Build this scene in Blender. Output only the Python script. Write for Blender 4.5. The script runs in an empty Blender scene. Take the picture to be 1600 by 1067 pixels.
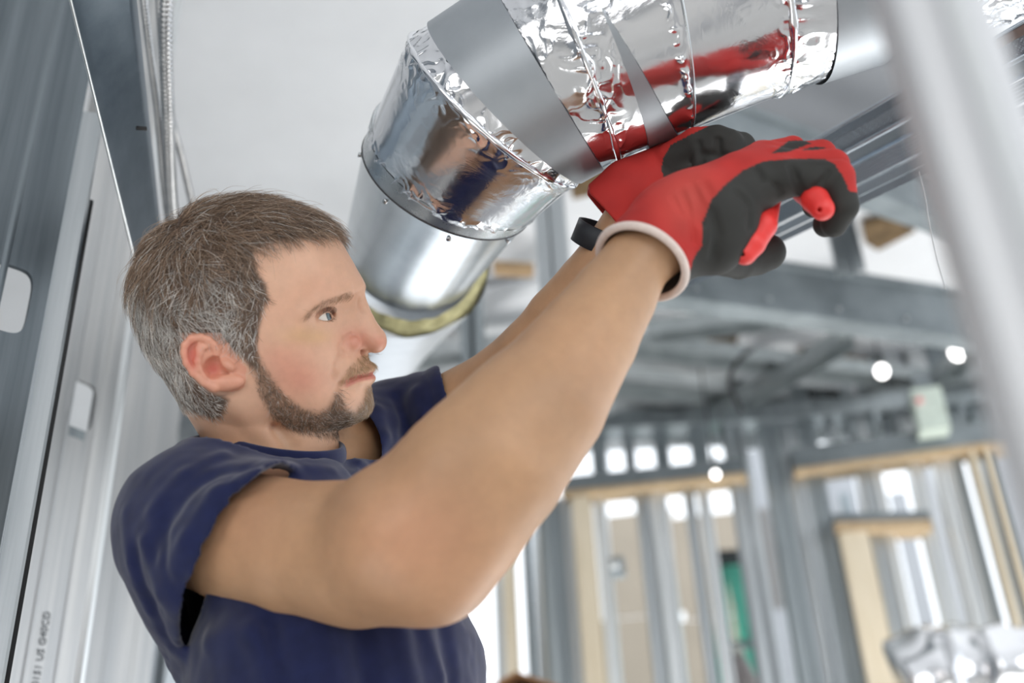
import bpy, bmesh, math, random
import numpy as np
import openvdb
from mathutils import Vector, Matrix
random.seed(7); rng = np.random.default_rng(11)
SC = bpy.context.scene
COL = SC.collection

# ------------------------------------------------------------------ camera
FPX = 1800.0                                   # focal length in pixels of the 1600 px wide frame
CAM = np.array([0.0, 0.0, 1.15])
_z = np.array([-153.0, 3078.0, -1800.0]); _z /= np.linalg.norm(_z)      # world up seen by the camera (x right, y up, z back)
_f = np.array([0, 0, -1.0]); _y = _f - _z * _f.dot(_z); _y /= np.linalg.norm(_y)
_x = np.cross(_y, _z)
C2W = np.array([_x, _y, _z])                   # rows: world axes in camera axes -> world = C2W @ cam
W2C = C2W.T
cam_d = bpy.data.cameras.new('camera'); cam = bpy.data.objects.new('camera', cam_d); COL.objects.link(cam)
cam_d.sensor_width = 36.0; cam_d.lens = 36.0 * FPX / 1600.0
M = Matrix.Identity(4)
for i in range(3):
    for j in range(3): M[i][j] = C2W[i][j]
    M[i][3] = CAM[i]
cam.matrix_world = M
cam_d.clip_start = 0.02; cam_d.clip_end = 200
cam_d.dof.use_dof = True; cam_d.dof.focus_distance = 1.06; cam_d.dof.aperture_fstop = 2.8; cam_d.dof.aperture_blades = 0
SC.camera = cam
SC.view_settings.view_transform = 'Standard'; SC.view_settings.look = 'None'
SC.view_settings.exposure = -0.10; SC.view_settings.gamma = 1.0; SC.view_settings.use_curve_mapping = False

# ------------------------------------------------------------------ world and lights
wd = bpy.data.worlds.new('sky'); SC.world = wd; wd.use_nodes = True
bg = wd.node_tree.nodes['Background']; bg.inputs['Color'].default_value = (0.90, 0.95, 1.0, 1); bg.inputs['Strength'].default_value = 2.2

def area(name, loc, target, sx, sy, power, col=(1, 1, 1)):
    l = bpy.data.lights.new(name, 'AREA'); l.shape = 'RECTANGLE'; l.size = sx; l.size_y = sy; l.energy = power; l.color = col
    o = bpy.data.objects.new(name, l); COL.objects.link(o); o.location = loc
    o.rotation_euler = (Vector(target) - Vector(loc)).to_track_quat('-Z', 'Y').to_euler(); return o
area('window_light', (1.7, -2.6, 2.0), (0.1, 1.0, 1.6), 2.6, 1.8, 50, (1.0, 0.98, 0.95))
area('window_light', (-1.6, -2.4, 1.6), (-0.1, 1.0, 1.7), 1.6, 1.8, 24, (1.0, 0.97, 0.93))

area('added_uplight', (1.7, 2.3, .35), (1.5, 2.5, 3.0), 2.2, 1.6, 28, (1.0, .99, .97))  # unseen upward fill lights, added to brighten the ceiling
area('added_uplight', (1.2, 3.3, .35), (1.3, 3.6, 3.0), 1.6, 1.2, 60, (1.0, .99, .97))
area('added_uplight', (-1.0, .6, .25), (-.6, 2.3, 3.0), 1.2, 1.2, 9, (1.0, .99, .97))

# ------------------------------------------------------------------ pixel helpers (photo pixel + depth -> point)
def K(px, py, d):                              # camera frame (x right, y up, z back)
    return np.array([(px - 800.0) / FPX * d, (533.5 - py) / FPX * d, -d])
def to_world(p):
    p = np.asarray(p, float)
    return p @ C2W.T + CAM
def P(px, py, d): return to_world(K(px, py, d))
def to_px(pc):                                 # camera-frame points -> pixels
    d = -pc[..., 2]
    return 800.0 + pc[..., 0] / d * FPX, 533.5 - pc[..., 1] / d * FPX
DOWN = -(W2C @ np.array([0, 0, 1.0]))          # world down in the camera frame

# ------------------------------------------------------------------ node materials
def mat(name):
    m = bpy.data.materials.new(name); m.use_nodes = True
    nt = m.node_tree; b = nt.nodes['Principled BSDF']
    return m, nt, b
def nd(nt, t, **kw):
    n = nt.nodes.new(t)
    for k, v in kw.items():
        if k in n.inputs.keys(): n.inputs[k].default_value = v
        else: setattr(n, k, v)
    return n
def ramp(nt, fac, stops):
    r = nt.nodes.new('ShaderNodeValToRGB'); e = r.color_ramp.elements
    while len(e) < len(stops): e.new(0.5)
    for i, (p, c) in enumerate(stops):
        e[i].position = p; e[i].color = (*c, 1) if len(c) == 3 else c
    nt.links.new(fac, r.inputs['Fac']); return r
def bump(nt, b, height, strength=0.3, dist=0.001):
    n = nt.nodes.new('ShaderNodeBump'); n.inputs['Strength'].default_value = strength; n.inputs['Distance'].default_value = dist
    nt.links.new(height, n.inputs['Height']); nt.links.new(n.outputs['Normal'], b.inputs['Normal']); return n
def lin(r, g, b):
    f = lambda c: (c / 255 / 12.92) if c / 255 <= 0.04045 else ((c / 255 + 0.055) / 1.055) ** 2.4
    return (f(r), f(g), f(b))
def noise(nt, scale, detail=4, rough=0.5, vec=None, mapscale=None):
    tc = nt.nodes.new('ShaderNodeTexCoord'); src = tc.outputs['Object']
    if mapscale:
        mp = nt.nodes.new('ShaderNodeMapping'); mp.inputs['Scale'].default_value = mapscale
        nt.links.new(src, mp.inputs['Vector']); src = mp.outputs['Vector']
    n = nd(nt, 'ShaderNodeTexNoise', Scale=scale, Detail=detail, Roughness=rough)
    nt.links.new(src, n.inputs['Vector']); return n

def metal_mat(name, c0, c1, rough=0.32, streak=(60, 60, 1.5), scale=1.0, metallic=1.0, bstr=0.06, wave=None, spec_var=0.12):
    m, nt, b = mat(name)
    n = noise(nt, scale, 5, 0.6, mapscale=streak)
    r = ramp(nt, n.outputs['Fac'], [(0.3, c0), (0.7, c1)])
    nt.links.new(r.outputs['Color'], b.inputs['Base Color'])
    b.inputs['Metallic'].default_value = metallic
    mr = nd(nt, 'ShaderNodeMapRange'); mr.inputs['To Min'].default_value = rough - spec_var / 2; mr.inputs['To Max'].default_value = rough + spec_var
    nt.links.new(n.outputs['Fac'], mr.inputs['Value']); nt.links.new(mr.outputs['Result'], b.inputs['Roughness'])
    n2 = noise(nt, 9.0, 3, 0.5)
    bump(nt, b, n2.outputs['Fac'], bstr, 0.004)
    return m
def plain_mat(name, col, rough=0.7, var=0.15, scale=30, bstr=0.1, bdist=0.002):
    m, nt, b = mat(name)
    n = noise(nt, scale, 5, 0.6)
    lo = tuple(max(0, c * (1 - var)) for c in col); hi = tuple(min(1, c * (1 + var)) for c in col)
    r = ramp(nt, n.outputs['Fac'], [(0.3, lo), (0.7, hi)])
    nt.links.new(r.outputs['Color'], b.inputs['Base Color']); b.inputs['Roughness'].default_value = rough
    bump(nt, b, n.outputs['Fac'], bstr, bdist); return m
def wood_mat(name, c0, c1):
    m, nt, b = mat(name)
    n = noise(nt, 3.0, 6, 0.6, mapscale=(14, 14, 1.2))
    r = ramp(nt, n.outputs['Fac'], [(0.3, c0), (0.7, c1)])
    nt.links.new(r.outputs['Color'], b.inputs['Base Color']); b.inputs['Roughness'].default_value = 0.75
    bump(nt, b, n.outputs['Fac'], 0.15, 0.002); return m
def attr_mat(name, rough=0.5, sss=0.0, var=0.12, nscale=60, bscale=400, bstr=0.15, bdist=0.0006, attr='Col', radius=(0.012, 0.005, 0.003), spec=0.4):
    m, nt, b = mat(name)
    a = nt.nodes.new('ShaderNodeAttribute'); a.attribute_name = attr
    n = noise(nt, nscale, 5, 0.6)
    mx = nd(nt, 'ShaderNodeMix', data_type='RGBA', blend_type='MULTIPLY'); mx.inputs['Factor'].default_value = 1.0
    r = ramp(nt, n.outputs['Fac'], [(0.3, (1 - var,) * 3), (0.7, (1 + var * 0.0,) * 3)])
    nt.links.new(a.outputs['Color'], mx.inputs['A']); nt.links.new(r.outputs['Color'], mx.inputs['B'])
    nt.links.new(mx.outputs['Result'], b.inputs['Base Color'])
    b.inputs['Roughness'].default_value = rough; b.inputs['Specular IOR Level'].default_value = spec
    if sss:
        b.inputs['Subsurface Weight'].default_value = sss; b.inputs['Subsurface Radius'].default_value = radius; b.inputs['Subsurface Scale'].default_value = 1.0
    n2 = noise(nt, bscale, 3, 0.6)
    bump(nt, b, n2.outputs['Fac'], bstr, bdist); return m

# ------------------------------------------------------------------ objects
def mesh_obj(name, V, Fc, m=None, parent=None, smooth=True, cols=None, world=True):
    me = bpy.data.meshes.new(name)
    V = np.asarray(V, float); 
    me.from_pydata(V.tolist(), [], [list(map(int, f)) for f in Fc]) if not isinstance(Fc, np.ndarray) else _fast(me, V, Fc)
    if smooth: me.polygons.foreach_set('use_smooth', [True] * len(me.polygons))
    if cols is not None:
        a = me.color_attributes.new('Col', 'FLOAT_COLOR', 'POINT')
        c = np.ones((len(V), 4), np.float32); c[:, :3] = cols; a.data.foreach_set('color', c.ravel())
    me.update(); me.validate()
    o = bpy.data.objects.new(name, me); COL.objects.link(o)
    if m: me.materials.append(m)
    if parent: attach(o, parent)
    return o
def _fast(me, V, Q):
    n = Q.shape[1]
    me.vertices.add(len(V)); me.vertices.foreach_set('co', V.astype(np.float32).ravel())
    me.loops.add(Q.size); me.loops.foreach_set('vertex_index', Q.astype(np.int32).ravel())
    me.polygons.add(len(Q)); me.polygons.foreach_set('loop_start', np.arange(0, Q.size, n, dtype=np.int32))
    me.update(calc_edges=True)
def attach(o, parent):
    o.parent = parent
    pm = Matrix.Translation(parent.location) if parent.type == 'EMPTY' and parent.parent is None else None
    if pm is not None: o.matrix_parent_inverse = Matrix.Translation(-parent.location)
def empty(name, loc):
    o = bpy.data.objects.new(name, None); COL.objects.link(o); o.location = Vector(loc); o.empty_display_size = 0.05; return o
def tag(o, label=None, cat=None, group=None, kind=None):
    if label: o['label'] = label
    if cat: o['category'] = cat
    if group: o['group'] = group
    if kind: o['kind'] = kind
    return o

class MB:                                       # collects shapes into one mesh (world coordinates)
    def __init__(s): s.V = []; s.F = []
    def add(s, V, F):
        n = len(s.V); s.V += [tuple(map(float, v)) for v in V]; s.F += [[i + n for i in f] for f in F]; return s
    def build(s, name, m, parent=None, smooth=False):
        return mesh_obj(name, s.V, s.F, m, parent, smooth)
def nrm(v): v = np.asarray(v, float); return v / (np.linalg.norm(v) + 1e-12)
def box_vf(c, ax, ay, az):                      # centre and three half-axis vectors
    c = np.asarray(c, float); V = []
    for sx in (-1, 1):
        for sy in (-1, 1):
            for sz in (-1, 1): V.append(c + sx * np.asarray(ax) + sy * np.asarray(ay) + sz * np.asarray(az))
    F = [[0, 1, 3, 2], [4, 6, 7, 5], [0, 4, 5, 1], [2, 3, 7, 6], [0, 2, 6, 4], [1, 5, 7, 3]]
    return V, F
def abox(x0, x1, y0, y1, z0, z1):
    return box_vf(((x0 + x1) / 2, (y0 + y1) / 2, (z0 + z1) / 2), ((x1 - x0) / 2, 0, 0), (0, (y1 - y0) / 2, 0), (0, 0, (z1 - z0) / 2))
def sweep(profile, p0, p1, side, closed=False, thick=0.0, n=1):
    """extrude a 2D profile (a along side, b along the third axis) from p0 to p1; thick>0 makes it sheet metal"""
    p0 = np.asarray(p0, float); p1 = np.asarray(p1, float); ax = nrm(p1 - p0)
    s = np.asarray(side, float); s = nrm(s - ax * s.dot(ax)); t = np.cross(ax, s)
    pr = [np.array(q, float) for q in profile]
    if thick:
        nn = []
        for i in range(len(pr)):
            a = pr[max(i - 1, 0)]; c = pr[min(i + 1, len(pr) - 1)]
            d0 = nrm(pr[i] - a) if i else nrm(c - pr[i]); d1 = nrm(c - pr[i]) if i < len(pr) - 1 else d0
            m_ = nrm(d0 + d1); q = np.array([-m_[1], m_[0]]); q = q / max(0.4, abs(q.dot([-d0[1], d0[0]])))
            nn.append(q)
        pr = pr + [pr[i] + nn[i] * thick for i in reversed(range(len(pr)))]; closed = True
    k = len(pr); V = []; F = []
    for j in range(n + 1):
        c = p0 + (p1 - p0) * j / n
        V += [c + s * q[0] + t * q[1] for q in pr]
    for j in range(n):
        for i in range(k if closed else k - 1):
            a = j * k + i; b = j * k + (i + 1) % k
            F.append([a, b, b + k, a + k])
    if closed and not thick:
        F.append(list(range(k))[::-1]); F.append([n * k + i for i in range(k)])
    if thick:
        h = k // 2
        for i in range(h - 1):
            for base, fl in ((0, 0), (n * k, 1)):
                q = [base + i, base + i + 1, base + k - 2 - i, base + k - 1 - i]
                F.append(q if fl else q[::-1])
    return V, F
def frames(pts):
    pts = np.asarray(pts, float); T = np.gradient(pts, axis=0); T /= np.linalg.norm(T, axis=1)[:, None] + 1e-12
    a = np.array([0, 0, 1.0]) if abs(T[0][2]) < 0.9 else np.array([1.0, 0, 0])
    N = [nrm(a - T[0] * a.dot(T[0]))]
    for i in range(1, len(pts)):
        v = N[-1] - T[i] * N[-1].dot(T[i]); N.append(nrm(v))
    N = np.array(N); return T, N, np.cross(T, N)
def tube(pts, rad, nseg=12, cap=True, sx=1.0, sy=1.0, N0=None):
    pts = np.asarray(pts, float); T, N, B = frames(pts)
    r = np.broadcast_to(np.asarray(rad, float), (len(pts),))
    th = np.linspace(0, 2 * math.pi, nseg, endpoint=False)
    V = (pts[:, None, :] + r[:, None, None] * (sx * np.cos(th)[None, :, None] * N[:, None, :] + sy * np.sin(th)[None, :, None] * B[:, None, :])).reshape(-1, 3)
    F = []
    for j in range(len(pts) - 1):
        for i in range(nseg):
            a = j * nseg + i; b = j * nseg + (i + 1) % nseg; F.append([a, b, b + nseg, a + nseg])
    if cap:
        F.append(list(range(nseg))[::-1]); F.append([(len(pts) - 1) * nseg + i for i in range(nseg)])
    return V, F
def spline(pts, n):
    """Catmull-Rom through rows of pts (any number of columns)"""
    p = np.asarray(pts, float); p = np.vstack([2 * p[0] - p[1], p, 2 * p[-1] - p[-2]])
    out = []; segs = len(p) - 3
    for i in range(n):
        u = i / (n - 1) * segs; k = min(int(u), segs - 1); t = u - k
        a, b, c, d = p[k], p[k + 1], p[k + 2], p[k + 3]
        out.append(0.5 * ((2 * b) + (c - a) * t + (2 * a - 5 * b + 4 * c - d) * t * t + (3 * b - a - 3 * c + d) * t ** 3))
    return np.array(out)

# ------------------------------------------------------------------ signed-distance sculpting on a voxel grid (camera frame)
class Sculpt:
    def __init__(s, lo, hi, h):
        s.h = h; s.lo = np.array(lo, float); n = np.ceil((np.array(hi) - s.lo) / h).astype(int) + 1
        s.ax = [(s.lo[i] + h * np.arange(n[i])).astype(np.float32) for i in range(3)]
        s.D = np.full(tuple(n), 0.03, np.float32)
    def _sl(s, lo, hi):
        out = []
        for i in range(3):
            a = int(np.floor((lo[i] - s.lo[i]) / s.h)); b = int(np.ceil((hi[i] - s.lo[i]) / s.h)) + 1
            a = max(0, a); b = min(len(s.ax[i]), b)
            if b <= a: return None
            out.append(slice(a, b))
        return tuple(out)
    def xyz(s, sl): return s.ax[0][sl[0]][:, None, None], s.ax[1][sl[1]][None, :, None], s.ax[2][sl[2]][None, None, :]
    def op(s, f, lo, hi, k=0.004, sub=False):
        m = k + 4 * s.h; sl = s._sl(np.array(lo) - m, np.array(hi) + m)
        if sl is None: return s
        b = f(*s.xyz(sl)); a = s.D[sl]
        if sub: s.D[sl] = smax(a, -b, k)
        else: s.D[sl] = smin(a, b, k)
        return s
    def cap(s, a, b, ra, rb, k=0.004, sub=False):
        a = np.asarray(a, float); b = np.asarray(b, float); r = max(ra, rb)
        return s.op(lambda x, y, z: cone_sdf(x, y, z, a, b, ra, rb), np.minimum(a, b) - r, np.maximum(a, b) + r, k, sub)
    def chain(s, pts, rad, k=0.004, sub=False, join=None):
        """a tapered tube through pts; first merged by itself, then into the grid"""
        pts = [np.asarray(p, float) for p in pts]; rad = list(rad) if hasattr(rad, '__len__') else [rad] * len(pts)
        lo = np.min(pts, 0) - max(rad); hi = np.max(pts, 0) + max(rad); j = join if join is not None else k
        def f(x, y, z):
            d = None
            for i in range(len(pts) - 1):
                e = cone_sdf(x, y, z, pts[i], pts[i + 1], rad[i], rad[i + 1])
                d = e if d is None else smin(d, e, 0.002)
            return d
        return s.op(f, lo, hi, k, sub)
    def ell(s, c, ax, r, k=0.004, sub=False):
        c = np.asarray(c, float); A = np.array([nrm(v) for v in ax]); r = np.asarray(r, float); R = r.max()
        return s.op(lambda x, y, z: ell_sdf(x, y, z, c, A, r), c - R, c + R, k, sub)
    def mesh(s):
        D = s.D.copy()
        for i in range(3):
            ix = [slice(None)] * 3
            for e in (0, -1): ix[i] = e; D[tuple(ix)] = np.maximum(D[tuple(ix)], 0.002); 
        g = openvdb.FloatGrid(0.03); g.copyFromArray(D); p, q = g.convertToQuads(0.0)
        V = p * s.h + s.lo
        a, b, c = V[q[:, 0]], V[q[:, 1]], V[q[:, 2]]; n = np.cross(b - a, c - a)
        gx = s.grad((a + c) / 2)
        if np.mean(np.sum(n * gx, 1) > 0) < 0.5: q = q[:, ::-1]
        return V, np.ascontiguousarray(q)
    def samp(s, V):
        t = (V - s.lo) / s.h; i = np.clip(np.floor(t).astype(int), 0, np.array(s.D.shape) - 2); f = t - i; o = 0
        for dx in (0, 1):
            for dy in (0, 1):
                for dz in (0, 1):
                    w = (f[:, 0] if dx else 1 - f[:, 0]) * (f[:, 1] if dy else 1 - f[:, 1]) * (f[:, 2] if dz else 1 - f[:, 2])
                    o = o + w * s.D[i[:, 0] + dx, i[:, 1] + dy, i[:, 2] + dz]
        return o
    def hit(s, px, py, push=0.0):               # first surface point along the line of sight of a photo pixel
        q = np.array([K(px, py, d) for d in np.arange(.75, 1.45, .001)]); v = s.samp(q)
        ins = np.all((q > s.lo) & (q < s.lo + s.h * (np.array(s.D.shape) - 1)), 1); h = np.where((v < 0) & ins)[0]
        return (q[h[0]] + nrm(q[h[0]]) * push) if len(h) else None
    def groove(s, pix, rad, k=0.004):
        q = [s.hit(*p) for p in pix]; q = [p for p in q if p is not None]
        if len(q) > 1: s.chain(q, rad, k, sub=True)
    def grad(s, V):
        g = []
        for i in range(3):
            e = np.zeros(3); e[i] = s.h; g.append(s.samp(V + e) - s.samp(V - e))
        g = np.stack(g, 1); return g / (np.linalg.norm(g, axis=1)[:, None] + 1e-9)
def smin(a, b, k):
    h = np.clip(0.5 + 0.5 * (b - a) / k, 0, 1); return b + (a - b) * h - k * h * (1 - h)
def smax(a, b, k): return -smin(-a, -b, k)
def cone_sdf(x, y, z, a, b, ra, rb):
    ab = (b - a).astype(np.float32); L = float(ab.dot(ab)) + 1e-12
    t = np.clip(((x - a[0]) * ab[0] + (y - a[1]) * ab[1] + (z - a[2]) * ab[2]) / L, 0, 1)
    return np.sqrt((x - a[0] - t * ab[0]) ** 2 + (y - a[1] - t * ab[1]) ** 2 + (z - a[2] - t * ab[2]) ** 2) - (ra + (rb - ra) * t)
def ell_sdf(x, y, z, c, A, r):
    q = [((x - c[0]) * A[i][0] + (y - c[1]) * A[i][1] + (z - c[2]) * A[i][2]) / r[i] for i in range(3)]
    k0 = np.sqrt(q[0] ** 2 + q[1] ** 2 + q[2] ** 2); k1 = np.sqrt((q[0] / r[0]) ** 2 + (q[1] / r[1]) ** 2 + (q[2] / r[2]) ** 2) + 1e-9
    return k0 * (k0 - 1) / k1
def in_poly(x, y, poly):
    x = np.asarray(x); y = np.asarray(y); c = np.zeros(x.shape, bool); n = len(poly)
    for i in range(n):
        x0, y0 = poly[i]; x1, y1 = poly[(i + 1) % n]
        if y0 == y1: continue
        k = ((y0 > y) != (y1 > y)) & (x < (x1 - x0) * (y - y0) / (y1 - y0) + x0); c ^= k
    return c
def poly_dist(x, y, pl):
    d = np.full(np.shape(x), 1e9)
    for (x0, y0), (x1, y1) in zip(pl[:-1], pl[1:]):
        L = (x1 - x0) ** 2 + (y1 - y0) ** 2 + 1e-9
        t = np.clip(((x - x0) * (x1 - x0) + (y - y0) * (y1 - y0)) / L, 0, 1)
        d = np.minimum(d, np.hypot(x - x0 - t * (x1 - x0), y - y0 - t * (y1 - y0)))
    return d
def sstep(a, b, x): t = np.clip((x - a) / (b - a), 0, 1); return t * t * (3 - 2 * t)
def vnoise(p, seed=0):
    """smooth value noise, vectorised"""
    p = np.asarray(p, float); i = np.floor(p).astype(np.int64); f = p - i; f = f * f * (3 - 2 * f); o = 0
    for dx in (0, 1):
        for dy in (0, 1):
            for dz in (0, 1):
                h = ((i[..., 0] + dx) * 374761393 + (i[..., 1] + dy) * 668265263 + (i[..., 2] + dz) * 2147483647 + seed * 974711) & 0xffffffff
                h = ((h ^ (h >> 13)) * 1274126177) & 0xffffffff; h = (h ^ (h >> 16)) & 0xffff
                w = (f[..., 0] if dx else 1 - f[..., 0]) * (f[..., 1] if dy else 1 - f[..., 1]) * (f[..., 2] if dz else 1 - f[..., 2])
                o = o + w * h / 65535.0
    return o

def relax(V, Q, n, lam=.5):
    e = np.vstack([Q[:, [0, 1]], Q[:, [1, 2]], Q[:, [2, 3]], Q[:, [3, 0]]]); e = np.vstack([e, e[:, ::-1]])
    cnt = np.bincount(e[:, 0], minlength=len(V)).astype(float)[:, None] + 1e-9; V = V.copy()
    for _ in range(n):
        s_ = np.stack([np.bincount(e[:, 0], V[e[:, 1], i], minlength=len(V)) for i in range(3)], 1); V += lam * (s_ / cnt - V)
    return V
# ================================================================== the building shell and framing
def ray(px, py): return C2W @ K(px, py, 1.0)
def PZ(px, py, z): r = ray(px, py); return CAM + r * ((z - CAM[2]) / r[2])
def plane(p, n): 
    p = np.asarray(p); n = nrm(n)
    return lambda px, py, off=0.0: (lambda r: CAM + r * ((p - CAM).dot(n) + off) / r.dot(n))(ray(px, py))
ZUP = np.array([0, 0, 1.0])
STUD = metal_mat('stud_steel', lin(164, 170, 174), lin(200, 204, 206), .27, (30, 30, .8), 1.5, 1, .05)
STUDD = metal_mat('stud_steel_dull', lin(138, 146, 150), lin(168, 176, 180), .30, (30, 30, .8), 1.5, .7, .05)
STUDB = metal_mat('stud_steel_bright', lin(204, 208, 210), lin(232, 234, 234), .28, (30, 30, .8), 1.5, .85, .05)
BEAMM = metal_mat('beam_steel', lin(116, 124, 128), lin(142, 150, 154), .45, (3, 3, 3), 3, .55, .05)
CHAN = metal_mat('channel_steel', lin(176, 182, 184), lin(206, 210, 212), .42, (3, 3, 3), 3, .45, .05)
CHAND = metal_mat('channel_steel_dull', lin(140, 148, 150), lin(172, 178, 180), .45, (3, 3, 3), 3, .45, .05)
DRY = plain_mat('drywall', lin(226, 228, 231), .9, .03, 6, .05)
DRY2 = plain_mat('drywall_grey', lin(176, 178, 182), .9, .05, 5, .05)
BEIGE = plain_mat('beige_board', lin(178, 166, 150), .9, .05, 3, .05)
CONC = plain_mat('concrete', lin(196, 194, 190), .9, .12, 4, .2)
WOOD = wood_mat('pine', lin(172, 148, 118), lin(196, 174, 142))
WOODP = wood_mat('pale_pine', lin(214, 200, 174), lin(228, 216, 194))
INSUL = plain_mat('brown_insulation', lin(112, 92, 66), .95, .4, 30, .8, .01)
BLACK = plain_mat('black_rubber', (.012, .012, .013), .6, .1)
def S(name, m, VF, parent=None, smooth=False, kind='structure'):
    o = mesh_obj(name, VF[0], VF[1], m, parent, smooth)
    if parent is None: o['kind'] = kind
    return o
S('floor', CONC, abox(-2.6, 6.0, -4.2, 10.0, -.12, 0))
CZ = 3.12
S('ceiling', DRY, abox(-2.6, 6.0, -4.2, 4.3, CZ, CZ + .12))
# rear wall of the room (behind the camera) with two window openings, and the outer left wall
m_ = MB()
for b_ in ((-2.6, -2.2, 0, CZ), (-.9, .5, 0, CZ), (2.9, 6.0, 0, CZ), (-2.2, -.9, 0, .8), (-2.2, -.9, 2.5, CZ), (.5, 2.9, 0, .8), (.5, 2.9, 2.6, CZ)):
    m_.add(*abox(b_[0], b_[1], -4.2, -4.05, b_[2], b_[3]))
S('wall_rear', DRY2, (m_.V, m_.F))
S('wall_left', plain_mat('grey_sheathing', lin(128, 132, 136), .8, .1, 5), abox(-2.6, -2.5, -4.2, 10, 0, 5.2))
# far wall: beige boards with window openings around them
FW1, FW2 = PZ(900, 775, 2.72), PZ(1600, 690, 2.72)
WN = nrm(np.cross(FW2 - FW1, ZUP)); WN = WN if WN[1] > 0 else -WN; WX = nrm(FW2 - FW1)
WP = plane(FW1, WN)                              # plane of the framed partition
FP = plane(FW1 + WN * 3.4, WN)
def panel(name, m, pl, x0, x1, y0, y1, off=0, t=.03, parent=None):       # upright board between pixel columns, rows give its height
    a, b = pl(x0, (y0 + y1) / 2, off), pl(x1, (y0 + y1) / 2, off); z1, z0 = pl((x0 + x1) / 2, y0, off)[2], pl((x0 + x1) / 2, y1, off)[2]
    w = (b - a) - ZUP * (b - a)[2]
    c = (a + b) / 2; c = np.array([c[0], c[1], (z0 + z1) / 2])
    return S(name, m, box_vf(c + WN * t / 2, w / 2, WN * t / 2, ZUP * (z1 - z0) / 2), parent)
wb = empty('wall_back', FP(1000, 1067)); wb['kind'] = 'structure'
for x0, x1, y0, y1 in ((948, 1060, 800, 960), (1060, 1215, 800, 960), (948, 1060, 963, 1400), (1060, 1215, 963, 1400)): panel('board', BEIGE, FP, x0, x1, y0, y1, 0, .03, wb)
for x0, x1, y0, y1 in ((846, 888, 770, 1400), (1215, 1330, 690, 1400), (1332, 1400, 720, 1400), (1458, 1488, 760, 1400), (1514, 1552, 660, 1400), (1606, 1800, 600, 1400)): panel('board', DRY2, FP, x0, x1, y0, y1, 0, .03, wb)
m = MB()

# --- the framed partition: header, sill tracks, studs
part = empty('wall_partition', FW1 * [1, 1, 0]); part['kind'] = 'structure'
def cstud(a, b, w, side, m, parent=None, name='stud', dpt=.035, lip=.010, flip=1):
    prof = [(-w / 2, flip * dpt), (-w / 2, 0), (-.36 * w, -.10 * w), (-.22 * w, -.10 * w), (-.10 * w, 0), (.06 * w, .05 * w), (.16 * w, -.04 * w), (.34 * w, -.07 * w), (w / 2, 0), (w / 2, flip * dpt), (w / 2 - lip, flip * dpt)]
    prof = [(-w / 2 + lip, flip * dpt)] + prof
    V, F = sweep(prof, a, b, side, thick=.0016); return mesh_obj(name, V, F, m, parent, False)
def vstud(px, py, wpx, m, top, bot=0.0, off=0.0, name='stud', pl=None, dpt=.09, flip=1):
    pl = pl or WP; c = pl(px, py, off); d = (W2C @ (c - CAM))[2] * -1; w = wpx * d / FPX
    return cstud([c[0], c[1], bot], [c[0], c[1], top], w, WX, m, part, name, dpt, flip=flip)
HZ1 = FW1[2]
def hbeam(name, m, p0, p1, h, t, parent, dz=0): 
    p0 = np.array(p0); p1 = np.array(p1); c = (p0 + p1) / 2 + ZUP * dz
    return mesh_obj(name, *box_vf(c, (p1 - p0) / 2, WN * t / 2, ZUP * h / 2), m, parent, False)
hbeam('header_track', BEAMM, WP(880, 777), WP(1166, 748), .055, .10, part, .03); hbeam('header_plate', WOOD, WP(880, 777), WP(1166, 748), .016, .11, part, -.006)
hbeam('header_track', BEAMM, WP(1240, 738), WP(1640, 684), .075, .10, part, .03); hbeam('header_plate', WOOD, WP(1240, 738), WP(1640, 684), .016, .11, part, -.016)
hbeam('top_track', STUDD, WP(560, 690), WP(1240, 650), .06, .11, part); hbeam('top_track', STUDD, WP(1240, 650), WP(1650, 612), .06, .11, part)
hbeam('header_track', BEAMM, WP(1303, 826), WP(1452, 822), .03, .10, part, .02); hbeam('header_plate', WOOD, WP(1303, 826), WP(1452, 822), .028, .11, part, -.010)
for px, w, m in ((935, 22, STUDD), (983, 16, STUD), (1034, 22, STUDD), (1094, 28, STUDD)): vstud(px, 710, w, m, HZ1 + .45, HZ1 + .05)
for px, w, m in ((1258, 24, STUDD), (1300, 14, STUD), (1348, 46, STUDD), (1392, 12, BEAMM), (1420, 30, STUD), (1500, 22, STUDD), (1560, 20, STUDD)): vstud(px, 680, w, m, HZ1 + .4, HZ1 + .09)
def post(px0, px1, py, m, top, off=0, name='wood_post', pl=None, t=.09, bot=0.0):
    pl = pl or WP; a, b = pl(px0, py, off), pl(px1, py, off); a = np.array([a[0], a[1], bot]); b = np.array([b[0], b[1], bot]); c = (a + b) / 2
    return mesh_obj(name, *box_vf([c[0], c[1], (top + bot) / 2], (b - a) / 2, WN * t / 2, ZUP * (top - bot) / 2), m, part, False)
post(906, 934, 920, WOODP, HZ1 - .02); post(1326, 1372, 920, WOODP, WP(1340, 836)[2]); post(792, 806, 960, WOODP, HZ1)
for px, w, m in ((947, 18, STUDB), (776, 8, STUDB), (822, 7, BEAMM), (866, 40, STUDD), (895, 14, STUDB), (1017, 22, STUD), (1044, 26, STUDB), (1095, 18, STUD), (1119, 20, STUDB)): vstud(px, 920, w, m, HZ1)
for px, w, m, f in ((1180, 40, STUD, 1), (1238, 34, STUDD, 1), (1272, 34, STUD, 1), (1304, 30, STUDD, 1), (1384, 22, STUD, 1), (1405, 16, STUDB, 1), (1472, 22, STUDB, 1), (1518, 30, STUDB, 1), (1543, 14, STUDD, 1), (1600, 26, STUDD, 1)): vstud(px, 900, w, m, HZ1 + .4, flip=f)
for px in (1556, 1581): post(px - 4, px + 4, 860, WOODP, HZ1)
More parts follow.
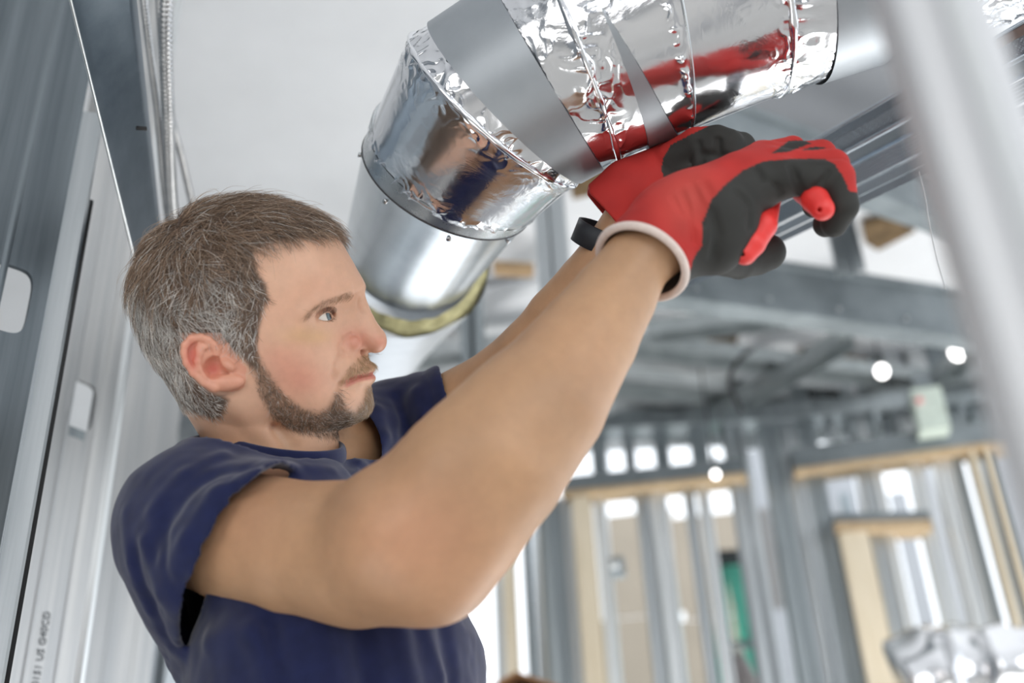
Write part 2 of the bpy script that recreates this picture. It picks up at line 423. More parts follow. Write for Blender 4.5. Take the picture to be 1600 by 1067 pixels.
# second row of framing further back
WP2 = plane(FW1 + WN * 1.3, WN)
for px, w, m in ((1345, 16, STUDD), (1466, 12, STUDD), (1530, 20, STUD), (836, 8, STUD)): vstud(px, 900, w, m, HZ1 + .4, pl=WP2)

# --- ceiling: boards, channels, insulation patches
ceil = empty('ceiling_grid', (0.9, 3.0, CZ)); ceil['kind'] = 'structure'
def channel(x0, y0, x1, y1, z, w=.06, h=.045, m=STUD, name='channel'):
    a, b = PZ(x0, y0, z), PZ(x1, y1, z); s = nrm(np.cross(b - a, ZUP))
    V, F = sweep([(-w / 2, h), (-w / 2, 0), (w / 2, 0), (w / 2, h)], a, b, s, thick=.0015); return mesh_obj(name, V, F, m, ceil, False)
for q in ((880, 515, 1560, 600, 3.02), (880, 552, 1560, 628, 3.04), (880, 583, 1560, 650, 3.03), (880, 610, 1500, 662, 3.05), (880, 632, 1400, 672, 3.04), (880, 655, 1240, 680, 3.06), (560, 600, 900, 640, 3.03), (540, 560, 900, 520, 3.0)): channel(*q, w=.09, h=.05, m=random.choice([CHAN, CHAND, CHAN]))
for q in ((1010, 510, 1330, 470, 3.0), (1120, 640, 1320, 520, 2.98), (1230, 650, 1600, 560, 2.97), (690, 615, 905, 462, 2.93), (1400, 640, 1590, 470, 2.98)): channel(*q, w=.075, h=.05, m=CHAND, name='cross_channel')
def slabquad(name, m, pts, z, t=.02): 
    q = [PZ(*p, z) for p in pts]; V = q + [p + ZUP * t for p in q]; n = len(q)
    F = [list(range(n)), [n + i for i in range(n)][::-1]] + [[i, i + n, (i + 1) % n + n, (i + 1) % n] for i in range(n)]
    return mesh_obj(name, V, F, m, ceil, False)
slabquad('insulation_patch', INSUL, [(1010, 530), (1060, 510), (1155, 520), (1150, 545), (1040, 552)], 3.09); slabquad('insulation_patch', INSUL, [(1245, 552), (1290, 556), (1375, 572), (1360, 582), (1270, 570)], 3.085)
slabquad('insulation_patch', INSUL, [(1348, 352), (1380, 345), (1430, 362), (1372, 392), (1352, 380)], 3.09); slabquad('insulation_patch', INSUL, [(890, 285), (945, 265), (945, 300), (895, 312)], 3.09)
slabquad('ceiling_or_shade_board', plain_mat('shade_grey_board', lin(138, 141, 146), .9, .05, 5, .05), [(1100, 200), (1170, 140), (1440, 90), (1520, 330), (1300, 300)], 3.10); slabquad('ceiling_or_shade_board', plain_mat('tan_board', lin(178, 150, 116), .9), [(770, 420), (835, 424), (832, 434), (772, 431)], 3.0, .03)  # grey of the first board paints shade onto the white ceiling
slabquad('ceiling_or_shade_board', plain_mat('tan_board', lin(178, 150, 116), .9), [(655, 558), (720, 566), (718, 573), (655, 566)], 3.0, .02)
slabquad('ceiling_or_shade_board', DRY, [(690, 470), (840, 440), (850, 520), (760, 560), (700, 540)], 3.08)

# --- beams above and behind the gloves
def beam(name, label, A, Bp, zA, zB, h, w, m, cat='beam', inset=.012):
    a, b = PZ(*A, zA), PZ(*Bp, zB); s = nrm(np.cross(b - a, ZUP)); e = empty(name, (a + b) / 2); tag(e, label, cat)
    V, F = sweep([(w, 0), (0, 0), (0, .012), (inset, .016), (inset, h - .016), (0, h - .012), (0, h), (w, h)], a, b, s if s[1] > 0 else -s, thick=.0018); mesh_obj('channel', V, F, m, e, False); return e, a, b, s
e, a, b, s = beam('steel_beam', 'long grey steel channel beam running below the gloves and cut shiny rail', (1020, 458), (1560, 535), 2.62, 2.62, .155, .06, BEAMM)
for k in range(5): V, F = tube([a + (b - a) * (.12 + .2 * k) + ZUP * .03 - s * 0, a + (b - a) * (.12 + .2 * k) + ZUP * .03 - np.array([0, .006, 0])], .006, 8); mesh_obj('screw', V, F, STUD, e)
e, a, b, s = beam('steel_beam', 'dark steel beam under the ceiling directly behind the gloves', (1060, 195), (1560, 372), 2.80, 2.80, .14, .06, BEAMM)
e = empty('hanger_stud', PZ(1330, 420, 2.72)); tag(e, 'short upright steel stud standing on the beam below the bent gloved fingers', 'stud')
c = PZ(1330, 425, 2.70); V, F = sweep([(-.034, .03), (-.034, 0), (-.006, 0), (-.004, .012), (.008, .012), (.010, 0), (.036, 0), (.036, .03)], c, c + ZUP * .42, WX, thick=.0016); mesh_obj('web', V, F, STUD, e, False)
e = empty('hanger_stud', P(862, 470, 2.6)); tag(e, 'upright steel stud hanging between the duct and the raised forearm', 'stud')
c = P(868, 480, 2.5); V, F = sweep([(-.034, .035), (-.034, 0), (-.004, 0), (.0, .02), (.008, .02), (.010, 0), (.036, 0), (.036, .035)], c, [c[0], c[1], CZ], WX, thick=.0016); mesh_obj('web', V, F, STUD, e, False)
e = empty('hanger_stud', P(738, 560, 3.0)); tag(e, 'thin dark upright stud hanging right of the torn yellow duct insulation', 'stud')
c = P(738, 575, 3.0); V, F = sweep([(-.03, .035), (-.03, 0), (-.006, 0), (.0, .03), (.012, .03), (.012, 0), (.03, 0), (.03, .035)], c, [c[0], c[1], CZ], WX, thick=.0016); mesh_obj('web', V, F, STUDD, e, False)
e = empty('hanger_stud', P(975, 300, 2.2)); tag(e, 'steel stud rising behind the far red cuff up to the ceiling', 'stud')
c = P(975, 330, 2.2); V, F = sweep([(-.03, .035), (-.03, 0), (-.006, 0), (.0, .02), (.008, .02), (.012, 0), (.03, 0), (.03, .035)], c, [c[0], c[1], CZ], WX, thick=.0016); mesh_obj('web', V, F, STUD, e, False)
o = mesh_obj('steel_rod', *tube([P(360, 589, 3.02), P(748, 652, 3.0)], .010, 10), STUDB); tag(o, 'pale thin steel rod passing behind the chin and far shoulder', 'rod')

# --- shiny ribbed rail behind the near glove
RAILM, _nt, _b = mat('rail_steel'); _b.inputs['Metallic'].default_value = 1; _b.inputs['Base Color'].default_value = (*lin(168, 176, 184), 1); _b.inputs['Roughness'].default_value = .24
RAILK, _nt, _b = mat('knurled_steel'); _b.inputs['Metallic'].default_value = 1; _b.inputs['Base Color'].default_value = (*lin(160, 168, 176), 1); _b.inputs['Roughness'].default_value = .28
_tc = _nt.nodes.new('ShaderNodeTexCoord'); _v = nd(_nt, 'ShaderNodeTexVoronoi', Scale=430.0); _nt.links.new(_tc.outputs['Object'], _v.inputs['Vector']); _v.inputs['Randomness'].default_value = 0.15
bump(_nt, _b, _v.outputs['Distance'], .7, .0009)
A, Bp = P(1010, 424, 1.66), P(1640, 96, 1.10); Bp = Bp + (Bp - A) * .06; RS = nrm(C2W @ np.array([.46, -.887, 0.0]))
rail = empty('ribbed_rail', (A + Bp) / 2); tag(rail, 'shiny ribbed and knurled steel rail slanting up behind the nearer glove', 'rail')
def strip(name, s0, s1, t0, t1, m, nrib=0):
    pr = []
    n = max(1, nrib * 4)
    for i in range(n + 1):
        u = i / n; pr.append((s0 + (s1 - s0) * u, t0 + (t1 - t0) * u + (.0011 * math.cos(u * nrib * 2 * math.pi) if nrib else 0)))
    V, F = sweep(pr, A, Bp, RS, thick=.0012); return mesh_obj(name, V, F, m, rail, bool(nrib))
V, F = tube([A - RS * .045, Bp - RS * .045], .0022, 10); mesh_obj('rolled_edge', V, F, RAILM, rail)
strip('knurled_strip', -.043, -.018, .000, .004, RAILK); strip('flat_strip', -.043, -.034, -.0015, -.001, RAILM)
V, F = tube([A - RS * .016, Bp - RS * .016], .0030, 10); mesh_obj('rolled_edge', V, F, RAILM, rail)
strip('flat_strip', -.013, .002, .008, .014, RAILM); strip('ribbed_strip', .003, .024, .006, .004, RAILM, 6); strip('knurled_strip', .026, .036, .004, .003, RAILK); strip('knurled_strip', .0375, .046, .003, .003, RAILK)
o = mesh_obj('wire', *tube(spline([P(1437, 268, 1.25), P(1447, 310, 1.25), P(1452, 345, 1.25), P(1463, 400, 1.25), P(1478, 452, 1.25)], 24), .0007, 6), STUDB); tag(o, 'thin pale wire hanging below the ribbed rail', 'wire')

# --- blurred stud close to the lens
e1_, e2_ = P(1388, 0, .40), P(1556, 0, .385)
c = (e1_ + e2_) / 2; w = np.linalg.norm((e2_ - e1_)[:2]); sd = nrm((e2_ - e1_) * [1, 1, 0])
fs = empty('steel_stud', [c[0], c[1], 0]); tag(fs, 'out-of-focus upright steel stud very close to the lens, right edge of the view', 'stud')
k = w / 2
V, F = sweep([(-k, .05), (-k, .003), (-k + .003, 0), (-.002, 0), (.000, -.0025), (.007, -.0025), (.009, 0), (k - .006, .001), (k, .006), (k + .004, .05)], [c[0], c[1], .3], [c[0], c[1], CZ], sd, thick=.0014)
mesh_obj('flange', V, F, metal_mat('matte_zinc', lin(200, 202, 206), lin(220, 221, 223), .5, (40, 40, 1), 2, .35, .1), fs, False)
V, F = sweep([(.0005, -.003), (.0065, -.003)], [c[0], c[1], .3], [c[0], c[1], CZ], sd, thick=.001); mesh_obj('bead', V, F, STUDB, fs, False)
# ================================================================== near studs and cables on the left
STUDA = metal_mat('stud_web_dark', lin(96, 104, 110), lin(130, 138, 143), .38, (26, 26, .6), 2, 1, .08)
STUDW = metal_mat('stud_web_light', lin(168, 170, 172), lin(204, 203, 201), .40, (26, 26, .6), 2, 1, .08)
def web_stud(name, label, L, R, holes, m, flange_l=.04, flange_r=.04, fm=None, back=1, ztop=CZ, zbot=0.0):
    """C stud: L and R are points on the web's vertical edges; holes are (z centre, half width, half height, u)"""
    L = np.array([L[0], L[1], 0]); R = np.array([R[0], R[1], 0]); w = np.linalg.norm(R - L); ex = (R - L) / w; n = np.array([-ex[1], ex[0], 0]); n = n if n.dot(L) > 0 else -n
    e = empty(name, (L + R) / 2); tag(e, label, 'stud')
    pt = lambda u, z, o=0.0: L + ex * u + ZUP * z + n * o
    V, F = [], []; z = zbot; t = .0014
    def quad(u0, u1, z0, z1):
        k = len(V); V.extend([pt(u0, z0), pt(u1, z0), pt(u1, z1), pt(u0, z1)]); F.append([k, k + 1, k + 2, k + 3])
    for hz, hw_, hh, hu in sorted(holes):
        z0, z1 = hz - hh - .03, hz + hh + .03; quad(0, w, z, z0); k = len(V); N = 64
        for j in range(N):
            a = 2 * math.pi * j / N; ca, sa = math.cos(a), math.sin(a)
            pw = 4.5; r = (abs(ca) ** pw + abs(sa) ** pw) ** (-1 / pw); V.append(pt(hu + ca * r * hw_, hz + sa * r * hh))
        for j in range(N):
            a = 2 * math.pi * j / N; ca, sa = math.cos(a), math.sin(a); r = 1 / max(abs(ca), abs(sa))
            U = hu + ca * r * .5 * w; U = (w if ca > 0 else 0) if abs(ca) >= abs(sa) - 1e-9 else np.clip(hu + (ca / abs(sa)) * (w - hu if ca > 0 else hu), 0, w)
            Z = hz + (sa * r) * (z1 - z0) / 2; V.append(pt(U, np.clip(Z, z0, z1)))
        for j in range(N): F.append([k + j, k + N + j, k + N + (j + 1) % N, k + (j + 1) % N])
        z = z1
    quad(0, w, z, ztop)
    # hole lips folded back a little
    for hz, hw_, hh, hu in holes:
        k = len(V); N = 64
        for o in (0, .006):
            for j in range(N):
                a = 2 * math.pi * j / N; ca, sa = math.cos(a), math.sin(a); r = (abs(ca) ** 4.5 + abs(sa) ** 4.5) ** (-1 / 4.5); V.append(pt(hu + ca * r * hw_, hz + sa * r * hh, o))
        for j in range(N): F.append([k + j, k + (j + 1) % N, k + N + (j + 1) % N, k + N + j])
    web = mesh_obj('web', V, F, m, e, False)
    # stiffening ribs pressed along the web
    for u in (.30 * w, .72 * w):
        V2, F2 = sweep([(-.004, 0), (-.0015, -.0011), (.0015, -.0011), (.004, 0)], pt(u, zbot), pt(u, ztop), ex); mesh_obj('rib', V2, F2, m, e, True)
    for u, fl, sg in ((0, flange_l, 1), (w, flange_r, -1)):
        if fl:
            b = back * fl
            pr = [(0, 0), (0, b), (sg * .011, b)]
            a0, a1 = pt(u, zbot), pt(u, ztop); Vv = []
            for q in pr: Vv += [a0 + ex * q[0] + n * q[1], a1 + ex * q[0] + n * q[1]]
            Vv += [v + n * .0012 * back + ex * .0012 * sg for v in Vv]
            Ff = [[0, 1, 3, 2], [2, 3, 5, 4], [6, 8, 9, 7], [8, 10, 11, 9]]; mesh_obj('flange', Vv, Ff, fm or m, e, False)
    return e, pt, ex, n, w
def zat(px, py, L, R):                           # height at which the pixel meets the web's plane
    ex = nrm((np.array(R) - L) * [1, 1, 0]); n = np.array([-ex[1], ex[0], 0]); r = ray(px, py); t = (np.array(L) - CAM).dot(n) / r.dot(n); p = CAM + r * t; return p[2], (p - L).dot(ex) if True else 0
# stud A (nearest, mostly cut by the frame)
LA, RA = P(-190, 330, 1.16), P(100, 330, 1.30)
zA, uA = zat(6, 463, LA, RA)
e, pt, ex, n, w = web_stud('steel_stud', 'nearest dark grey stud web with a slotted hole, against the left frame edge', LA, RA, [(zA, .027, .040, uA)], STUDA, .04, 0)
# its right flange turned towards the room, seen as a bright upright strip with a lip
V, F = sweep([(0, 0), (.020, -.010), (.024, -.006), (.022, .02)], pt(w, 0), pt(w, zat(140, 178, LA, RA)[0]), ex, thick=.0012); mesh_obj('flange', V, F, STUD, e, False)
V, F = sweep([(.0225, .004), (.0315, .004), (.0315, .012), (.0225, .012)], pt(w, 0), pt(w, zat(120, 300, LA, RA)[0]), ex, True); mesh_obj('gap_shade_strip', V, F, plain_mat('gap_shade', (.02, .02, .021), .7), e, False)  # dark strip painted in for the shadowed gap beside the next stud
# stud B with its keyhole and stamped letters
LB, RB = P(100, 500, 1.62), P(201, 500, 1.72)
zB, uB = zat(127, 633, LB, RB); zB2, uB2 = zat(120, 672, LB, RB)
e, pt, ex, n, w = web_stud('steel_stud', 'pale stud web with a rounded slot and faint stamped letters', LB, RB, [(zB, .022, .036, uB)], STUDW, .04, .04)
V, F = sweep([(-.003, 0), (.004, -.004), (.011, -.002), (.012, .03)], pt(w, 0), pt(w, CZ), ex, thick=.0012); mesh_obj('rolled_corner', V, F, STUDB, e, False)
V, F = sweep([(-.012, 0), (.012, 0), (.012, .0012), (-.012, .0012)], pt(uB, zB - .050, -.0006), pt(uB, zB - .036, -.0006), ex, True); mesh_obj('slot_tab', V, F, STUDD, e, False)
fc = bpy.data.curves.new('stamped_letters', 'FONT'); fc.body = 'S0151 US G40CD'; fc.size = .0135; fc.align_x = 'LEFT'; fc.extrude = .0002
fo = bpy.data.objects.new('stamped_letters', fc); COL.objects.link(fo)
zt, ut = zat(66, 1062, LB, RB); zt2, ut2 = zat(84, 925, LB, RB)
zt0 = zt - .016; o0 = pt(ut - .004, zt0, -.0012)
mm = Matrix.Identity(4); ux, uy, uz = ZUP, -ex, -n
for i in range(3): mm[i][0] = ux[i]; mm[i][1] = uy[i]; mm[i][2] = uz[i]; mm[i][3] = o0[i]
bpy.context.view_layer.update(); dg = bpy.context.evaluated_depsgraph_get(); me_ = bpy.data.meshes.new_from_object(fo.evaluated_get(dg)); bpy.data.objects.remove(fo)
me_.transform(mm); fo = bpy.data.objects.new('stamped_letters', me_); COL.objects.link(fo); me_.materials.clear(); me_.materials.append(plain_mat('ink', lin(118, 122, 126), .8)); attach(fo, e)
# stud C and D further along
LC, RC_ = P(208, 500, 2.55), P(298, 500, 2.66)
zC, uC = zat(193, 702, LC, RC_)
e, pt, ex, n, w = web_stud('steel_stud', 'third stud along, bright streaked web behind the navy sleeve', LC, RC_, [], STUDW, .04, .04, ztop=zat(240, 440, LC, RC_)[0])
LD, RD_ = P(318, 500, 2.95), P(372, 500, 3.05)
e, pt, ex, n, w = web_stud('steel_stud', 'farthest stud of the near row, just behind the neck', LD, RD_, [], STUD, .04, .04, ztop=zat(340, 575, LD, RD_)[0])
for i, (x0, y0, x1, y1, d) in enumerate(((225, 628, 420, 640, 2.80), (225, 672, 420, 690, 2.80))):
    V, F = sweep([(-.02, .03), (-.02, 0), (.02, 0), (.02, .03)], P(x0, y0, d), P(x1, y1, d), ZUP, thick=.0015); o = mesh_obj('bridging_channel', V, F, STUDD if i else STUDB, None, False); tag(o, ('upper' if not i else 'lower') + ' level steel bridging channel behind the nape of the neck', 'channel')
V, F = sweep([(-.03, .02), (-.03, 0), (.03, 0), (.03, .02)], P(236, 520, 2.74), P(312, 720, 2.74), WX, thick=.0015); o = mesh_obj('diagonal_brace', V, F, STUD, None, False); tag(o, 'slanting steel brace behind the back of the head', 'brace')
# diagonal track crossing in front of the studs
br = empty('diagonal_track', P(170, 190, 1.15)); tag(br, 'blue-grey steel track slanting down from the top to the back of the hair', 'track')
BRM = metal_mat('track_steel', lin(88, 99, 109), lin(116, 126, 135), .40, (5, 5, 5), 3, 1, .05)
V, F = [], []; NJ = 24
for j in range(NJ + 1):
    u = j / NJ; py = -330 + 850 * u; xl = 110 + .247 * py; xr = 206 + .117 * py; dl = .80 + .58 * u; dr = .80 + .73 * u
    a, b = P(xl, py, dl), P(max(xr, xl + 6), py, dr); rows = [a + (b - a) * s_ for s_ in (0, .06, .2, .35, .5, .65, .8, .94, 1)]
    nn = nrm(np.cross(b - a, ray(xl, py))); vw = nrm((a + b) / 2 - CAM)
    for s_i, p in enumerate(rows): V.append(p - vw * (.0012 if s_i % 2 and u > .4 else 0) - vw * (.002 if s_i == 0 else 0))
    V.append(b + vw * .030 + (b - a) * .10)
for j in range(NJ):
    for i in range(9): F.append([j * 10 + i, j * 10 + i + 1, (j + 1) * 10 + i + 1, (j + 1) * 10 + i])
mesh_obj('web', V, F, BRM, br, True)
V, F = tube([P(110 + .247 * py, py, .798 + .58 * (py + 330) / 850) for py in range(-330, 520, 20)], .0016, 8); mesh_obj('edge', V, F, STUDB, br)
V, F = tube([P(213, 200, 1.175), P(229, 201, 1.18)], .0022, 8); mesh_obj('screw', V, F, BLACK, br)
# flexible armoured cables
CABM = metal_mat('armoured_cable', lin(170, 172, 174), lin(206, 206, 206), .30, (10, 10, 10), 3, 1, .02)
def cable(pix, r, label, pitch):
    pts_ = spline([P(*p) for p in pix], 500); L_ = np.r_[0, np.cumsum(np.linalg.norm(np.diff(pts_, axis=0), axis=1))]
    s_ = np.arange(0, L_[-1], pitch / 6); q = np.stack([np.interp(s_, L_, pts_[:, i]) for i in range(3)], 1)
    rr = r * (1 + .14 * np.abs(np.sin(math.pi * s_ / pitch)) - .07); V, F = tube(q, rr, 12); o = mesh_obj('armoured_cable', V, F, CABM, None, True); tag(o, label, 'cable', 'armoured cables beside the track'); return o
cable([(205, -320, 1.22), (222, -40, 1.30), (232, 60, 1.33), (246, 170, 1.38), (256, 280, 1.44), (266, 360, 1.52), (285, 440, 1.6)], .0046, 'leftmost thin armoured cable, running along the edge of the diagonal track', .0042)
cable([(272, -320, 1.2), (262, -40, 1.28), (259, 60, 1.31), (262, 160, 1.36), (265, 260, 1.42), (272, 350, 1.50), (292, 440, 1.58)], .0078, 'thickest armoured cable, in the middle of the three by the track', .0056)
cable([(240, -320, 1.28), (248, -40, 1.36), (253, 60, 1.39), (268, 180, 1.45), (285, 250, 1.50), (303, 330, 1.56), (325, 420, 1.62)], .0048, 'armoured cable curving away to the right above the hair', .0044)
# ================================================================== round duct with adjustable elbow
FOIL, _nt, _b = mat('foil_tape')
_b.inputs['Metallic'].default_value = 1; _b.inputs['Base Color'].default_value = (.86, .87, .90, 1)
_n = noise(_nt, 26, 6, .62); _n.inputs['Distortion'].default_value = .8
_v = nd(_nt, 'ShaderNodeTexVoronoi', Scale=34.0, feature='DISTANCE_TO_EDGE'); _tc = _nt.nodes.new('ShaderNodeTexCoord'); _nt.links.new(_tc.outputs['Object'], _v.inputs['Vector'])
_m = noise(_nt, 7, 2, .5); _mr = ramp(_nt, _m.outputs['Fac'], [(.50, (0, 0, 0)), (.66, (1, 1, 1))])
_mu = nd(_nt, 'ShaderNodeMath', operation='MULTIPLY'); _nt.links.new(_n.outputs['Fac'], _mu.inputs[0]); _nt.links.new(_mr.outputs['Color'], _mu.inputs[1])
bump(_nt, _b, _mu.outputs[0], .35, .004)
_rr = ramp(_nt, _n.outputs['Fac'], [(.3, (.10,) * 3), (.7, (.20,) * 3)]); _nt.links.new(_rr.outputs['Color'], _b.inputs['Roughness'])
TAPE = metal_mat('grey_tape', (.36, .39, .42), (.42, .45, .48), .42, (8, 8, 8), 2, .75, .02, spec_var=.04)
GALV = metal_mat('galvanised_pipe', (.58, .61, .63), (.72, .75, .77), .22, (10, 10, 10), 2.0, 1, .04, spec_var=.06)
GALVR = metal_mat('galvanised_rim', (.58, .61, .63), (.75, .77, .78), .24, (20, 20, 20), 2.0, 1, .04)
FIBRE = plain_mat('yellow_fibreglass', lin(172, 166, 124), .95, .35, 60, .8, .004)
def ringdef(px, py, d, R, n):
    c = K(px, py, d); n = nrm(n); a = nrm(np.cross(n, [0.3, .8, .2])); b = np.cross(n, a); return c, R, n, a, b
RD = [ringdef(640, 402, 1.60, .0925, (.30, .55, .78)),
      ringdef(701, 278, 1.22, .0950, (.52 * .81, .855 * .81, -.59 * -1)), ringdef(773, 172, 1.12, .105, (.65, .68, .325)), ringdef(901, 92, 1.09, .1025, (.92, .38, .08)),
      ringdef(1184, -24, 1.05, .1010, (.97, .24, .02)), ringdef(1390, -96, 1.02, .1010, (.95, .29, .03)), ringdef(1760, -230, .99, .1010, (.94, .30, .04))]
# one consistent angular zero: directions towards the inside of the bend are matched ring to ring
REF = nrm(np.array([.5, -.6, .6]))
def rpt(i, th, R=None, off=0.0):
    c, R0, n, a, b = RD[i]; a = nrm(REF - n * REF.dot(n)); b = np.cross(n, a)
    return c + (R if R is not None else R0) * (np.cos(th)[..., None] * a + np.sin(th)[..., None] * b) + n * off
duct = empty('round_duct', to_world(RD[3][0])); tag(duct, 'round silver air duct with foil-taped elbow running overhead', 'duct')
NTH = 420
th = np.linspace(0, 2 * math.pi, NTH, endpoint=False)
def shell(name, i0, i1, m, nl, dr=0.0, t0=0.0, t1=1.0, wr=None, parent=None, trange=None, rfun=None):
    """skin between rings i0 and i1; t0, t1 may depend on the angle"""
    tt = th if trange is None else np.linspace(trange[0], trange[1], 200)
    A, Bq = rpt(i0, tt), rpt(i1, tt); axis = nrm(RD[i1][0] - RD[i0][0]); V = []
    f0 = t0(tt) if callable(t0) else np.full(len(tt), t0); f1 = t1(tt) if callable(t1) else np.full(len(tt), t1)
    C0, C1 = RD[i0][0], RD[i1][0]
    for j in range(nl + 1):
        u = j / nl; s_ = (f0 + (f1 - f0) * u)[:, None]; p = A + (Bq - A) * s_; c = C0 + (C1 - C0) * s_
        rad = p - c; rad /= np.linalg.norm(rad, axis=1)[:, None]; d = np.full(len(tt), dr)
        if rfun is not None: d = d + rfun(u)
        if wr is not None: d = d + wr(p, s_[:, 0])
        V.append(p + rad * d[:, None])
    n = len(tt); F = []
    for j in range(nl):
        for i in range(n if trange is None else n - 1):
            F.append([j * n + i, (j + 1) * n + i, (j + 1) * n + (i + 1) % n, j * n + (i + 1) % n])
    return mesh_obj(name, to_world(np.vstack(V)), F, m, parent or duct, True)
def ridged(p, sc, seed): return 1 - np.abs(2 * vnoise(p * sc, seed) - 1)
def crinkle(amp, seams):
    def f(p, s_):
        near = np.zeros(len(s_))
        for q, w in seams: near = np.maximum(near, np.exp(-((s_ - q) / w) ** 2))
        patch = sstep(.58, .78, vnoise(p * 14, 17)); q = np.stack([p[:, 0] + .02 * vnoise(p * 30, 3), p[:, 1], p[:, 2]], 1)
        return amp * ((ridged(q, 48, 5) ** 7 + .8 * ridged(q, 105, 6) ** 5) * (.03 + near + .28 * patch)) + .0006 * (vnoise(p * 16, 8) - .5)
    return f
shell('pipe', 0, 1, GALV, 8, wr=lambda p, s_: .0006 * (vnoise(p * 9, 3) - .5))
shell('collar', 1, 2, GALVR, 10, .0016, 0, .16)
shell('elbow_gore', 1, 2, FOIL, 80, .0010, .10, 1.0, crinkle(.0017, [(1.0, .14), (.16, .05)]))
shell('elbow_gore', 2, 3, FOIL, 100, .0, 0, 1, crinkle(.0024, [(0, .10), (1.0, .10)]))
shell('straight_section', 3, 4, FOIL, 200, .0, 0, 1, crinkle(.0022, [(0, .07), (1.0, .06), (.44, .02)]))
shell('straight_section', 4, 5, FOIL, 70, .0, 0, 1, crinkle(.0026, [(0, .15)]))
shell('straight_section', 5, 6, FOIL, 60, .0, 0, 1, crinkle(.0034, [(.5, .6)]))
def rim(name, i, R, r, m, off=0, parent=None):
    t = np.linspace(0, 2 * math.pi, 181); V, F = tube(to_world(rpt(i, t, R, off)), r, 8, False); return mesh_obj(name, V, F, m, parent or duct)
rim('bead', 1, .0972, .0016, GALVR, .028); rim('edge_ring', 1, .0962, .0012, plain_mat('dark_sealant', (.05, .05, .055), .6), -.0005)
rim('bead', 1, .0972, .0022, GALVR, .034)
for i, R, r in ((2, .1058, .0030), (3, .1030, .0032), (4, .1015, .0030)):
    t = np.linspace(0, 2 * math.pi, 361); p = rpt(i, t, R); w = 1 + 1.1 * (vnoise(p * 60, 3 + i) - .5); p += rpt(i, t, 1.0, .003) * 0
    V, F = tube(to_world(p), r * w, 10, False); mesh_obj('seam', V, F, FOIL, duct)
# flat grey tape bands
shell('tape_band', 2, 3, TAPE, 10, .0032, .16, .66)
shell('tape_band', 3, 4, TAPE, 10, .0028, lambda t: .155 + .03 * (t + 1) / 1.66, lambda t: .16 + .21 * (t + 1) / 1.66, trange=(-1.0, 1.3))
shell('tape_band', 4, 5, TAPE, 10, .0028, .30, .74)
# cord spiralling on the straight section
t = np.linspace(-1.6, 1.8, 90); A, Bq = rpt(3, t, .1030), rpt(4, t, .1020); u = (.50 - .06 * np.sin(t + .6))[:, None]
V, F = tube(to_world(A + (Bq - A) * u), .0014, 8); mesh_obj('cord', V, F, GALVR, duct)
# screws round the collar
for k in range(8):
    a = 2 * math.pi * k / 8 + .35; p = rpt(1, np.array([a]), .0925, -.008)[0]; q = rpt(1, np.array([a]), .0975, -.008)[0]
    V, F = tube(to_world([p, q, q + (q - p) * .12]), [.0018, .0030, .0020], 10); mesh_obj('screw', V, F, GALVR, duct)
# torn insulation jacket further down the pipe
JN = nrm(RD[0][0] - RD[1][0])
RD[0] = (RD[0][0], RD[0][1], -JN, RD[0][3], RD[0][4])
def jacket(R, o0, o1, name, m, rag=0.0, parent=None, R1=None):
    c, R0, n, a_, b_ = RD[0]; V = []; nl = 14; Rp = .0935
    t = np.linspace(0, 2 * math.pi, 160, endpoint=False); dirs = rpt(0, t, 1.0) - c
    mask = sstep(-.30, .25, dirs @ nrm(np.array([.30, -.95, 0])))          # the wrap is torn away on its upper side
    for j in range(nl + 1):
        u = j / nl; o = o0 + (o1 - o0) * u + rag * (vnoise(np.stack([np.cos(t) * 6, np.sin(t) * 6, t * 0], 1), 4) - .5) * (1 - u)
        Rr = (R + ((R1 or R) - R) * u); Rr = Rp + (Rr - Rp) * mask * (1 + .5 * (vnoise(np.stack([np.cos(t) * 3, np.sin(t) * 3, t * 0 + u * 2], 1), 6) - .5))
        V.append(c + dirs * Rr[:, None] - n * o[:, None])
    n_ = len(t); F = [[j * n_ + i, j * n_ + (i + 1) % n_, (j + 1) * n_ + (i + 1) % n_, (j + 1) * n_ + i] for j in range(nl) for i in range(n_)]
    return mesh_obj(name, to_world(np.vstack(V)), F, m, parent or duct)
ins = jacket(.094, -.030, .006, 'insulation', FIBRE, .02, R1=.112)
JACK = metal_mat('foil_jacket', (.46, .48, .50), (.60, .62, .64), .40, (6, 6, 6), 4, 1, .3)
jacket(.113, -.002, .9, 'foil_jacket', JACK, .010, ins)
# ================================================================== things standing far back
GREEN = plain_mat('green_fibreglass', lin(120, 226, 200), .5, .06, 20)
GREY = plain_mat('dark_plastic', lin(70, 74, 76), .6)
FW = plane(FW1 + WN * .75, WN)
ft = FW(1150, 884); d0 = -(W2C @ (ft - CAM))[2]
lad = empty('step_ladder', [ft[0], ft[1], 0]); tag(lad, 'green fibreglass step ladder standing behind the framed partition', 'ladder')
topz = ft[2]
def rail_(x0, x1, oy0, oy1, name, w=.032):
    a = np.array([ft[0] + x0, ft[1] + oy0, topz]); b = np.array([ft[0] + x1, ft[1] + oy1, 0]); V, F = sweep([(-w, .012), (-w, -.012), (w, -.012), (w, .012)], a, b, WX, True); mesh_obj(name, V, F, GREEN, lad, False)
rail_(-.015, .20, 0, -.3, 'rail'); rail_(-.07, -.25, .02, -.28, 'rail'); rail_(.0, .16, .06, .9, 'rear_rail', .02); rail_(-.06, -.2, .06, .9, 'rear_rail', .02)
V, F = box_vf([ft[0] - .03, ft[1], topz + .02], (.075, 0, 0), (0, .08, 0), (0, 0, .02)); mesh_obj('top_cap', V, F, GREY, lad, False)
